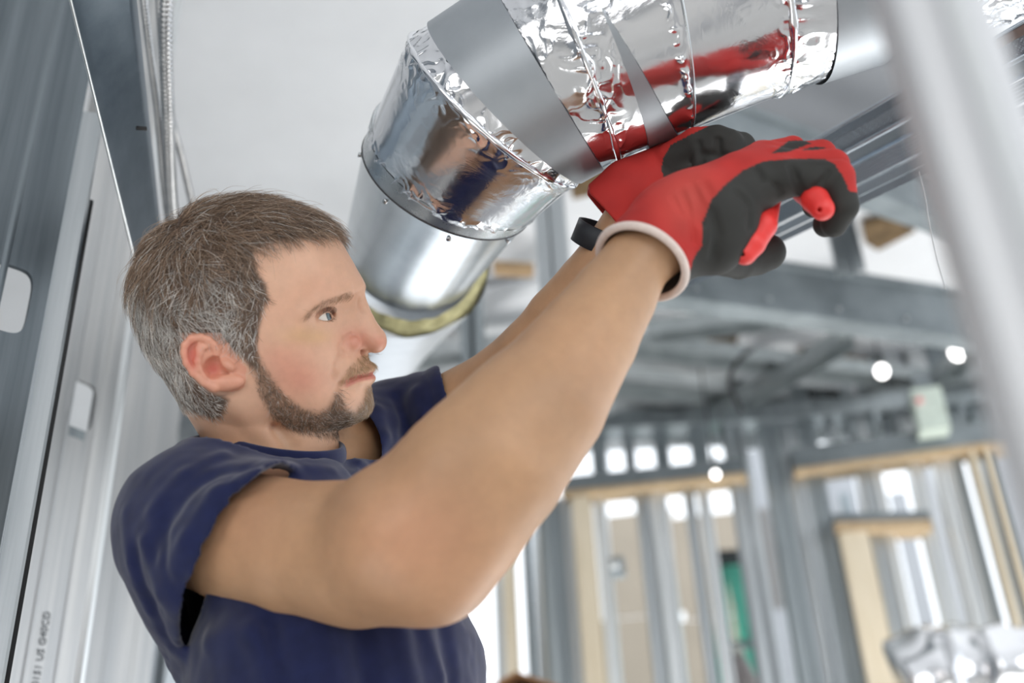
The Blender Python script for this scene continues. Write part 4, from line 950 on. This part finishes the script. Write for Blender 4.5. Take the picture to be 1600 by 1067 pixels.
# moustache
dM = soft(MOUST, 3) * (lip > 5); cand = np.where((dM > rng.random(len(HV))) & ok & (hpy < 600))[0]
idx = rng.choice(cand, 900); S_ = grow(idx, np.stack([.25 + rng.normal(0, .25, len(idx)) - .5 * (hpx[idx] < 560), np.full(len(idx), .9)], 1), np.full(len(idx), .4), rng.uniform(.003, .0075, len(idx)), 4, .2, .4, .2)
strands('moustache', head_world(S_.reshape(-1, 3)).reshape(S_.shape), np.linspace(1, .4, 4)[None] * .00008, np.array(lin(186, 156, 118)) * rng.uniform(.5, 1.15, (len(idx), 1)), HAIRM, person)
# eyebrows and lashes
cand = np.where((brow < 4.0) & ok & (hpy < 500))[0]; idx = rng.choice(cand, 420)
S_ = grow(idx, np.stack([np.full(len(idx), -.75), .45 + rng.normal(0, .2, len(idx))], 1), np.full(len(idx), .3), rng.uniform(.004, .008, len(idx)), 4, .15, .2, .2)
strands('eyebrow', head_world(S_.reshape(-1, 3)).reshape(S_.shape), np.linspace(1, .4, 4)[None] * .00008, np.array(lin(150, 120, 92)) * rng.uniform(.6, 1.3, (len(idx), 1)), HAIRM, person)
L_ = []
for sd in (1, -1):
    for q in range(90):
        az = rng.uniform(-.3, 1.15); tt = (az - .42) / .82; el = (.29 * (1 - tt * tt) + .03) if q < 60 else (-.30 * (1 - tt * tt) + .01)
        r0 = nrm(math.cos(el) * (math.cos(az) * GAZE + math.sin(az) * EL) + math.sin(el) * EN); a = EYE + r0 * .0132
        Lh = .006 if q < 60 else .0035; up = EN * (.7 if q < 60 else -.5); L_.append(np.array([a, a + r0 * Lh * .5, a + r0 * Lh * .85 + up * Lh * .3, a + r0 * Lh + up * Lh * .7]) * [1, 1, sd])
L_ = np.array(L_); strands('eyelash', head_world(L_.reshape(-1, 3)).reshape(L_.shape), np.linspace(1, .3, 4)[None] * .00007, np.tile(np.array(lin(60, 46, 38)), (len(L_), 1)), HAIRM, person)
# ------------------------------------------------------------------ torso and arms (skin), one continuous surface
B = Sculpt(K(150, 1500, 1.02) - [0.10, 0.02, 0.42], K(1120, 330, 1.02) + [0.06, 0.05, 0.32], 0.0028)
SHN, SHF = K(306, 818, 0.955), K(612, 690, 1.20)            # near and far shoulder joints
MID = K(432, 770, 1.10); SAX = nrm(np.array([.14, .07, -.98])); SAX = nrm(SAX - DOWN * SAX.dot(DOWN)); CHN = np.cross(SAX, DOWN)
if CHN[0] < 0: CHN = -CHN
def torso_sdf(x, y, z, a, b, top, bot, cx=0.0, grow=0.0):
    dx, dy, dz = x - MID[0], y - MID[1], z - MID[2]
    s = dx * SAX[0] + dy * SAX[1] + dz * SAX[2]; t = dx * DOWN[0] + dy * DOWN[1] + dz * DOWN[2]
    k = np.clip((t - top) / 0.16, 0, 1); n = dx * CHN[0] + dy * CHN[1] + dz * CHN[2] - cx * (.10 + .90 * k); aa = a * (0.93 + 0.07 * k * (2 - k)) + grow; bb = b * (0.62 + 0.38 * k * (2 - k)) + grow
    w = np.clip((t - .18) / .25, 0, 1); aa = aa * (1 - .12 * w); bb = bb * (1 - .10 * w)
    r = np.sqrt((s / aa) ** 2 + (n / bb) ** 2); d = (r - 1) * np.minimum(aa, bb)
    return smax(d, np.maximum(top - grow - t, t - bot), 0.03)
tb = lambda g=0.0, a=.150, b=.112: (lambda x, y, z: torso_sdf(x, y, z, a, b, 0.0, 0.56, 0.070, g))
lo_t, hi_t = MID - 0.62, MID + 0.3
B.op(tb(-.010), lo_t, hi_t, 0.01)
NB = K(432, 742, HD + .01)
B.chain([NB, K(350, 818, 1.0), SHN], [.044, .040, .048], .015); B.chain([NB, SHF], [.044, .044], .015)
B.cap(K(425, 690, HD), NB, .048, .052, .02)
# near arm
ua = [SHN, K(372, 838, .93), K(470, 858, .895), K(565, 858, .865), K(640, 838, .835)]
B.chain(ua, [.050, .0525, .0525, .0520, .0525], .008)
B.chain([K(640, 850, .83), K(690, 898, .82)], [.045, .0225], .03)                              # elbow
B.chain([K(560, 890, .86), K(680, 890, .825)], [.034, .027], .03)
B.chain([K(655, 838, .83), K(725, 790, .825), K(775, 726, .83), K(848, 628, .85), K(918, 528, .875), K(960, 464, .892), K(994, 410, .90), K(1040, 372, .907)], [.050, .0515, .0515, .0478, .0385, .0325, .0270, .0270], .03, join=.01)
B.chain([K(700, 720, .815), K(790, 640, .83)], [.030, .026], .03)
# far arm
B.chain([SHF, K(700, 652, 1.175), K(770, 614, 1.155), K(836, 562, 1.125)], [.046, .043, .041, .039], .01)
B.chain([K(836, 562, 1.125), K(880, 502, 1.11), K(920, 446, 1.095), K(958, 390, 1.08), K(995, 335, 1.07)], [.038, .0365, .031, .0265, .027], .01)
BV, BF = B.mesh()
bn = vnoise(BV * 26, 2); bn2 = vnoise(BV * 9, 6)
BC = np.array(lin(190, 149, 114))[None] * (0.86 + .22 * bn[:, None]); rd = np.clip((bn2 - .45) * 2.2, 0, 1)[:, None] * .55
BC = BC * (1 - rd) + np.array(lin(198, 146, 116)) * rd
bx_, by_ = to_px(BV); rd = (np.exp(-(((bx_ - 640) / 110) ** 2 + ((by_ - 840) / 90) ** 2)) * .5)[:, None]; BC = BC * (1 - rd) + np.array(lin(206, 148, 118)) * rd
nv_, nf_ = len(HEAD_V), len(BV)
mesh_obj('body', np.vstack([HEAD_V, to_world(BV)]), np.vstack([HEAD_F, BF + nv_]), SKIN, person, True, np.vstack([HEAD_C, BC]))

# ------------------------------------------------------------------ t-shirt
T = Sculpt(K(150, 1330, 1.02) - [0.04, 0.02, 0.26], K(770, 560, 1.02) + [0.02, 0.04, 0.30], 0.0023)
T.op(tb(.012), lo_t, hi_t, 0.01)
T.chain([NB + [0, -.010, 0], K(345, 808, 1.0), SHN], [.0635, .060, .060], .03); T.chain([NB + [0, -.012, 0], SHF], [.067, .062], .03)
T.chain([K(388, 772, .95), K(425, 762, .965), K(470, 752, .995)], [.016, .017, .018], .02)
T.chain([NB, K(416, 655, HD)], [.0615, .0625], .02)
HEMC = K(378, 860, .925); HEMN = nrm(np.array([.86, -.46, .20]))
TS = T; T = Sculpt.__new__(Sculpt); T.__dict__.update(TS.__dict__); T.D = np.full_like(TS.D, .03)      # sleeves, cut before they join
T.chain([SHN + [-.004, .0, 0], K(330, 842, .94), K(378, 864, .925), K(450, 872, .90)], [.061, .069, .0755, .077], .02)
T.chain([K(312, 862, .96), K(336, 930, .957), K(338, 1000, .98)], [.056, .058, .045], .03)          # loose cloth hanging under the raised arm
T.chain([SHF, K(660, 672, 1.19), K(712, 652, 1.175), K(750, 632, 1.17)], [.061, .058, .056, .056], .02)
def hem(c, n): return lambda x, y, z: (x - c[0]) * n[0] + (y - c[1]) * n[1] + (z - c[2]) * n[2]
FHC, FHN = K(704, 650, 1.18), nrm(np.array([.93, .22, -.1]))
big = 0.13
def cut(c, n, R):
    f = hem(c, n); 
    return lambda x, y, z: np.maximum(-f(x, y, z), np.sqrt((x - c[0]) ** 2 + (y - c[1]) ** 2 + (z - c[2]) ** 2) - R)
SLV = T.D.copy()
T.op(cut(HEMC + HEMN * .012, HEMN, .125), HEMC - .13, HEMC + .13, .003, sub=True); T.op(cut(FHC + FHN * .012, FHN, .10), FHC - .11, FHC + .11, .003, sub=True)
uncut = np.minimum(TS.D, T.D)
T.op(cut(HEMC, HEMN, .125), HEMC - .125, HEMC + .125, .003, sub=True); T.op(cut(FHC, FHN, .10), FHC - .10, FHC + .10, .003, sub=True)
T.D = smin(TS.D, T.D, .012); solid = T.D.copy(); DC = np.zeros_like(solid)
# folds: ridges and grooves pressed into the cloth
def crease(path, w, amp):
    pts_ = [np.asarray(p, float) for p in path]; r = w * 2.2
    lo = np.min(pts_, 0) - r; hi = np.max(pts_, 0) + r; sl = T._sl(lo, hi)
    if sl is None: return
    x, y, z = T.xyz(sl); d = None
    for a, b in zip(pts_[:-1], pts_[1:]):
        e = cone_sdf(x, y, z, a, b, 0, 0); d = e if d is None else np.minimum(d, e)
    DC[sl] -= (amp * np.exp(-(d / w) ** 2)).astype(np.float32)
def onT(px, py):                               # first hit of the cloth along the pixel's line of sight
    ds = np.arange(.78, 1.40, .002); pts_ = np.array([K(px, py, d) for d in ds]); v = T.samp(pts_); h = np.where(v < 0)[0]
    return pts_[h[0]] if len(h) else None
def cr(pix, w, amp):
    q = [onT(*p) for p in pix]; q = [p for p in q if p is not None]
    for a_, b_ in zip(q[:-1], q[1:]):
        if np.linalg.norm(a_ - b_) < .09: crease([a_, b_], w, amp)
for pix, w, a in [([(395, 728), (330, 742), (270, 800), (240, 870)], .007, -.004), ([(350, 712), (290, 740), (235, 800)], .006, .003), ([(420, 745), (360, 775), (310, 850), (285, 920)], .007, -.006),
                  ([(400, 742), (340, 770), (290, 850), (262, 940)], .007, .004), ([(330, 820), (300, 900), (272, 960)], .005, .003), ([(210, 860), (235, 940), (270, 1010)], .006, -.004), ([(225, 845), (255, 930), (285, 985)], .005, .004),
                  ([(196, 800), (205, 880), (235, 960)], .005, .0025), ([(262, 790), (258, 850), (275, 930)], .005, -.003), ([(330, 1000), (400, 990), (430, 1067)], .010, .006), ([(420, 980), (440, 1067)], .008, -.006), ([(500, 975), (520, 1067)], .009, .006),
                  ([(560, 975), (575, 1067)], .008, -.006), ([(620, 970), (640, 1067)], .009, .006), ([(690, 965), (705, 1067)], .009, -.005), ([(655, 965), (690, 1060)], .006, .003), ([(590, 640), (600, 680), (590, 730)], .007, .005), ([(620, 620), (635, 670), (625, 720)], .006, -.006),
                  ([(650, 612), (662, 650), (650, 690)], .006, .005), ([(560, 655), (565, 700), (545, 735)], .006, -.005), ([(530, 690), (560, 720), (580, 740)], .005, .003), ([(480, 730), (520, 738), (560, 735)], .004, .003)]:
    cr(pix, w, a)
for c_, n_ in ((HEMC, HEMN), (FHC, FHN)):       # stitched hem line
    sl = T._sl(c_ - .13, c_ + .13); x, y, z = T.xyz(sl); f = hem(c_, n_)(x, y, z)
    DC[sl] += np.where(np.abs(SLV[sl]) < .006, .0016 * np.exp(-((f + .016) / .0016) ** 2) - .0008 * np.exp(-((f + .007) / .006) ** 2), 0).astype(np.float32)
solid = solid + DC; inner = uncut + DC + 0.0048
T.D = np.maximum(solid, -inner)
TS2 = TS.D + DC
for c_, n_ in ((HEMC, HEMN), (FHC, FHN)):       # beyond a sleeve edge the body of the shirt stays whole
    sl = T._sl(c_ - .16, c_ + .16); x, y, z = T.xyz(sl); f = hem(c_, n_)(x, y, z)
    T.D[sl] = np.where(f > -.002, np.minimum(T.D[sl], np.maximum(TS2[sl], -TS2[sl] - .0048)), T.D[sl])
# neckline: everything above the collar plane goes
NKC = K(430, 704, HD); NKA = nrm(np.array([.93, -.13, .20])); NKB = nrm(np.array([-.10, .06, -.97])); NKN = nrm(np.cross(NKB, NKA)); NKN = NKN if NKN[1] > 0 else -NKN
NKT = np.cross(nrm(np.array([-.10, -.02, -.97])), NKA); NKT = nrm(NKT if NKT[1] > 0 else -NKT)
T.op(cut(NKC + NKN * .0045, NKT, .098), NKC - .105, NKC + .105, .002, sub=True)
TV, TF = T.mesh()
TV = relax(TV, TF, 5)
TNr = T.grad(TV); TV = TV + TNr * ((vnoise(TV * 38, 31) - .5) * .0022 + (vnoise(TV * 90, 32) - .5) * .0009)[:, None]
SHIRT, _nt, _b = mat('navy_jersey')
_n = noise(_nt, 60, 4, .6); _r = ramp(_nt, _n.outputs['Fac'], [(.3, lin(23, 29, 62)), (.7, lin(29, 36, 74))]); _nt.links.new(_r.outputs['Color'], _b.inputs['Base Color'])
_b.inputs['Roughness'].default_value = .9; _b.inputs['Sheen Weight'].default_value = .25; _b.inputs['Sheen Roughness'].default_value = .5; _b.inputs['Specular IOR Level'].default_value = .2
_n2 = noise(_nt, 1500, 2, .5); bump(_nt, _b, _n2.outputs['Fac'], .25, .0006)
shirt = mesh_obj('t_shirt', to_world(TV), TF, SHIRT, person, True)
# ribbed collar and hems
th = np.linspace(0, 2 * math.pi, 97)
ring = np.array([NKC + NKA * (.0650 * math.cos(a)) + NKB * (.0640 * math.sin(a)) + NKN * (.0045 + .001 * math.cos(2 * a)) for a in th])
V, F = tube(to_world(ring), .0095, 14, False, 1.0, .36, None); mesh_obj('collar', V, F, SHIRT, shirt)
# fine neck chain
ring = np.array([NKC + NKA * (.0545 * math.cos(a)) + NKB * (.0545 * math.sin(a)) + NKN * (.004 - .009 * math.cos(a)) for a in th])
V, F = tube(to_world(ring), .0011, 8, False)
GOLD, _nt, _b = mat('gold'); _b.inputs['Base Color'].default_value = (*lin(232, 206, 150), 1); _b.inputs['Metallic'].default_value = 1; _b.inputs['Roughness'].default_value = .25
mesh_obj('neck_chain', V, F, GOLD, person)

# ------------------------------------------------------------------ work trousers and boots (below the frame)
hipw = to_world(MID + DOWN * .50); sw = C2W @ SAX; sw = nrm([sw[0], sw[1], 0]); nw = C2W @ CHN; nw = nrm([nw[0], nw[1], 0])
DENIM = plain_mat('denim', lin(52, 58, 74), .9, .2, 200, .2, .001)
LEATHER = plain_mat('boot_leather', lin(88, 64, 44), .6, .2, 40, .2, .001)
L = Sculpt(hipw - [.40, .40, hipw[2] - .02], hipw + [.40, .40, .12], .008)
for sd in (-1, 1):
    a = hipw + sw * .085 * sd; kn = np.array([a[0], a[1], .50]) + sw * .03 * sd + nw * .02; an = np.array([a[0], a[1], .10]) + sw * .05 * sd
    L.chain([a, kn, an], [.098, .072, .062], .03)
L.cap(hipw + sw * .07, hipw - sw * .07, .115, .115, .04); L.cap(hipw + [0, 0, .05], hipw, .125, .12, .05)
V, F = L.mesh(); mesh_obj('trousers', V, F, DENIM, person)
for sd in (-1, 1):
    a = hipw + sw * .085 * sd; an = np.array([a[0], a[1], 0]) + sw * .05 * sd
    S2 = Sculpt(an + [-.26, -.26, -.01], an + [.26, .26, .18], .006)
    S2.chain([an + [0, 0, .15], an + [0, 0, .055], an + nw * .12 + [0, 0, .05], an + nw * .19 + [0, 0, .044]], [.056, .052, .048, .038], .02)
    S2.op(lambda x, y, z: z - .006 + 0 * x + 0 * y, an - .3, an + .3, .003, sub=True)
    V, F = S2.mesh(); bt = mesh_obj('boot', V, F, LEATHER, person)
    V, F = sweep([(-.045, 0), (.045, 0), (.045, .012), (-.045, .012)], an - nw * .055 + [0, 0, .0], an + nw * .225 + [0, 0, .0], np.cross(nw, [0, 0, 1]), True); mesh_obj('sole', V, F, plain_mat('rubber', (.02, .02, .02), .8), bt, False)
# ------------------------------------------------------------------ work gloves
GLOVE, _nt, _b = mat('glove')
_a = _nt.nodes.new('ShaderNodeAttribute'); _a.attribute_name = 'Col'; _nt.links.new(_a.outputs['Color'], _b.inputs['Base Color'])
_b.inputs['Roughness'].default_value = .72; _b.inputs['Specular IOR Level'].default_value = .3
_n = noise(_nt, 900, 3, .6); bump(_nt, _b, _n.outputs['Fac'], .35, .0006)
RED, BLK, LIN = np.array(lin(178, 46, 42)), np.array(lin(49, 49, 47)), np.array(lin(120, 118, 116))
WHITE = plain_mat('white_binding', lin(222, 206, 198), .9, .06, 300, .2, .0006)
G = Sculpt(K(925, 470, 1.03) - [.005, .01, .02], K(1350, 185, .86) + [.02, .02, .01], .0014)
RC = K(1003, 410, .897); R1 = nrm(np.array([.86, -.51, 0.0])); RN = nrm(np.array([-.44, -.66, .60])); R1 = nrm(R1 - RN * R1.dot(RN)); R2 = np.cross(RN, R1)
mcp = [K(1222, 279, .918), K(1214, 262, .938), K(1203, 251, .960), K(1190, 246, .980)]
for m_, r_ in zip(mcp, (.0155, .0155, .015, .014)): G.chain([K(1045, 368, .915) * .5 + K(1075, 330, .93) * .5, K(1130, 310, .925) * .6 + m_ * .4, m_], [.030, .021, r_], .014)
G.chain([RC - RN * .0 + R2 * 0, K(1045, 368, .91), K(1085, 340, .918)], [.0370, .0370, .036], .012)
G.ell(K(1122, 350, .905), [R1, np.cross([0, 0, 1], R1), (0, 0, 1)], (.030, .037, .024), .014)          # thenar
G.chain([K(1098, 382, .905), K(1120, 392, .905)], [.020, .017], .012)
G.chain([K(1118, 402, .918), K(1155, 410, .945), K(1180, 402, .958), K(1199, 394, .962)], [.014, .0135, .0150, .0155], .005)
def finger(pp, rr, k=.004): G.chain(pp, rr, k, join=.002)
finger([mcp[0], K(1308, 277, .915), K(1318, 322, .912), K(1303, 350, .922)], [.0150, .0138, .0120, .0108])
finger([mcp[1], K(1301, 259, .940), K(1314, 318, .945), K(1290, 351, .952)], [.0150, .0135, .0118, .0105])
finger([mcp[2], K(1283, 242, .966), K(1300, 292, .975), K(1272, 322, .982)], [.0145, .0125, .0112, .010])
finger([mcp[3], K(1238, 233, .995), K(1262, 262, 1.008), K(1248, 292, 1.010)], [.0130, .0112, .0105, .0095])
for pix, r, k in [([(1238, 262), (1246, 285), (1252, 300)], .0022, .005), ([(1293, 268), (1284, 284), (1274, 292)], .0018, .004), ([(1208, 288), (1220, 302)], .0018, .005), ([(1203, 312), (1208, 335)], .0016, .005),
                  ([(1150, 300), (1172, 322), (1172, 352)], .0012, .007), ([(1112, 330), (1122, 365), (1115, 400)], .0012, .007), ([(1180, 262), (1192, 280)], .001, .006),
                  ([(1066, 300), (1080, 335), (1083, 375)], .0010, .007), ([(1084, 290), (1096, 320), (1096, 345)], .0012, .007), ([(1052, 308), (1066, 335)], .0006, .006), ([(1100, 285), (1112, 305)], .0012, .006)]:
    G.groove(pix, r, k)
# open, hollow cuff
G.op(lambda x, y, z: np.maximum(-((x - RC[0]) * RN[0] + (y - RC[1]) * RN[1] + (z - RC[2]) * RN[2]), np.sqrt((x - RC[0]) ** 2 + (y - RC[1]) ** 2 + (z - RC[2]) ** 2) - .07), RC - .07, RC + .07, .0015, sub=True)
G.chain([RC + RN * .03, RC, K(1043, 370, .91)], [.0342, .0342, .033], .001, sub=True)
GV, GF = G.mesh(); GN = G.grad(GV); px_, py_ = to_px(GV)
BP = [(1060, 470), (1078, 425), (1083, 405), (1095.6, 385), (1097, 347), (1111, 313), (1130, 291), (1161, 266), (1192, 252), (1239, 248), (1286, 247.5), (1304, 256), (1317, 275), (1328, 300), (1345, 330), (1345, 420), (1235, 440), (1150, 460)]
blk = in_poly(px_, py_, BP) & (GN[:, 2] > -.35)
blk |= in_poly(px_, py_, [(1205, 240), (1232, 220), (1256, 219), (1268, 224), (1233, 237)]) | in_poly(px_, py_, [(1252, 235), (1272, 229), (1298, 230), (1280, 234)])
blk |= (px_ > 1142) & (py_ > 366); blk |= (py_ > 300) & (px_ > 1180)
inn = (np.sum((GV - RC) * R1, 1) ** 2 + np.sum((GV - RC) * R2, 1) ** 2 < .0360 ** 2) & (np.sum((GV - RC) * -RN, 1) < .05) & (np.sum(GN * np.cross(R1, R2), 1) * 0 == 0) & (np.sum(GN * (GV - RC - RN * np.sum((GV - RC) * RN, 1)[:, None]), 1) < 0)
gc = np.where(blk[:, None], BLK, RED) * (0.86 + .28 * vnoise(GV * 70, 4)[:, None]); gc = np.where(inn[:, None], LIN, gc)
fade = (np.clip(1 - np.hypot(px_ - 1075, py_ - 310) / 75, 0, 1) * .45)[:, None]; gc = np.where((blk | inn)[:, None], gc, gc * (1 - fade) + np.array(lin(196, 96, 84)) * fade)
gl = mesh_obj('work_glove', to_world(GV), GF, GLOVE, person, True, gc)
th = np.linspace(0, 2 * math.pi, 65)
V, F = tube(to_world(np.array([RC + (R1 * math.cos(a) + R2 * math.sin(a)) * .0358 for a in th])), .0034, 10, False); mesh_obj('cuff_binding', V, F, WHITE, gl)

# far hand: a loose fist, palm towards the camera
G2 = Sculpt(K(915, 385, 1.16) - [.005, .01, .0], K(1195, 175, .99) + [.01, .01, .0], .0016)
G2.chain([K(948, 325, 1.078), K(985, 292, 1.076), K(1035, 270, 1.080)], [.0325, .0325, .0310], .012)
G2.ell(K(1078, 250, 1.074), [nrm([.9, .3, 0]), nrm([-.3, .9, 0]), (0, 0, 1)], (.036, .028, .024), .012)
for i, (y, r) in enumerate([(217, .0125), (231, .013), (246, .013), (259, .012)]):
    q = 8 - 4 * abs(i - 1); G2.chain([K(1095, y + 6, 1.075), K(1142 + q, y, 1.072), K(1152 + q, y + 2, 1.045), K(1128 + q, y + 4, 1.030), K(1100, y + 6, 1.034)], [.014, r, r, r * .95, r * .9], .004, join=.002)
G2.chain([K(1050, 238, 1.058), K(1085, 214, 1.042), K(1118, 208, 1.034), K(1138, 212, 1.030)], [.016, .014, .0125, .0115], .004)
for pix in ([(1090, 215), (1094, 245), (1086, 268)], [(1120, 210), (1121, 240), (1124, 262)], [(1100, 232), (1140, 236)]): G2.groove(pix, .002, .005)
C2, N2_ = K(946, 327, 1.078), nrm(K(985, 292, 1.076) - K(946, 327, 1.078))
G2.op(lambda x, y, z: np.maximum((x - C2[0]) * N2_[0] + (y - C2[1]) * N2_[1] + (z - C2[2]) * N2_[2], np.sqrt((x - C2[0]) ** 2 + (y - C2[1]) ** 2 + (z - C2[2]) ** 2) - .06), C2 - .06, C2 + .06, .0015, sub=True)
G2.chain([C2 - N2_ * .02, C2 + N2_ * .03], [.0288, .0288], .001, sub=True)
V2, F2 = G2.mesh(); n2 = G2.grad(V2); px_, py_ = to_px(V2)
BP2 = [(1046, 217), (1034, 238), (1032, 258), (1035, 268), (1045, 275), (1080, 280), (1200, 280), (1200, 180), (1110, 185), (1078, 200)]
b2 = in_poly(px_, py_, BP2) & (n2[:, 2] > -.3)
gc = np.where(b2[:, None], BLK, RED * .92) * (0.86 + .28 * vnoise(V2 * 70, 9)[:, None])
V2 = V2 + np.array([.001, -.0056, .0012])
mesh_obj('work_glove', to_world(V2), F2, GLOVE, person, True, gc)
# wristband on the far wrist
WB = plain_mat('black_strap', lin(30, 34, 40), .55, .1, 200, .1, .0005)
c, ax = K(943, 374, 1.087), nrm(K(975, 312, 1.074) - K(920, 446, 1.095))
e1 = nrm(np.cross(ax, [0, 0, 1])); e2 = np.cross(ax, e1)
V, F = [], []
for j, (r, o) in enumerate([(.0275, -.011), (.0292, -.0105), (.0292, .0105), (.0275, .011)]):
    V += [c + ax * o + (e1 * math.cos(a) + e2 * math.sin(a)) * r for a in np.linspace(0, 2 * math.pi, 48, endpoint=False)]
for j in range(4):
    for i in range(48): F.append([j * 48 + i, j * 48 + (i + 1) % 48, ((j + 1) % 4) * 48 + (i + 1) % 48, ((j + 1) % 4) * 48 + i])
ws = mesh_obj('wristwatch', to_world(V), F, WB, person, True)
V, F = box_vf(c - e1 * 0 + (e1 * .72 + e2 * -.70) * .0305, ax * .014, np.cross(ax, e1 * .72 - e2 * .70) * .013, (e1 * .72 - e2 * .70) * .004); mesh_obj('watch_case', to_world(V), F, WB, ws, False)

# ------------------------------------------------------------------ tin snips in the near hand
PVT = K(1198, 250, 1.005)
snips = empty('tin_snips', to_world(PVT)); tag(snips, 'tin snips with red plastic handles held in the nearer glove', 'snips')
GRIP = plain_mat('red_grip', lin(226, 58, 54), .45, .06, 60, .05, .0005)
STEEL = metal_mat('tool_steel', (.45, .47, .5), (.6, .62, .65), .25)
HOLE = plain_mat('black_hole', (.005, .005, .005), .9)
for path, rr, hole in (([(1285, 326, .902), (1274, 312, .912), (1258, 300, .94), (1230, 282, .972), (1200, 254, 1.0)], [.0095, .0108, .0098, .008, .006], (1282, 327, .8925)),
                       ([(1164, 396, .902), (1176, 380, .904), (1193, 352, .916), (1206, 308, .955), (1200, 256, 1.0)], [.0092, .0100, .0105, .008, .006], (1161, 397, .8920))):
    S3 = Sculpt(np.min([K(*p) for p in path], 0) - .016, np.max([K(*p) for p in path], 0) + .016, .001)
    S3.chain([K(*p) for p in path], rr, .002)
    hp = K(*hole); S3.cap(hp + [0, 0, .006], hp - [0, 0, .006], .0017, .0017, .0006, sub=True)
    V, F = S3.mesh(); hd = mesh_obj('handle', to_world(V), F, GRIP, snips)
MBj = MB()
for sg in (1, -1):
    a, b_ = K(1198, 250, 1.005 + .003 * sg), K(1180, 236, 1.05 + .006 * sg)
    MBj.add(*sweep([(-.009, -.0015), (.009, -.0015), (.009, .0015), (-.009, .0015)], to_world(a), to_world(b_), C2W @ np.array([.6, .8, 0]), True))
    o_ = MBj.build('blade', STEEL, snips); MBj = MB()
V, F = tube(to_world([PVT + [0, 0, .008], PVT - [0, 0, .008]]), .0075, 16); mesh_obj('pivot_bolt', V, F, STEEL, snips, False)
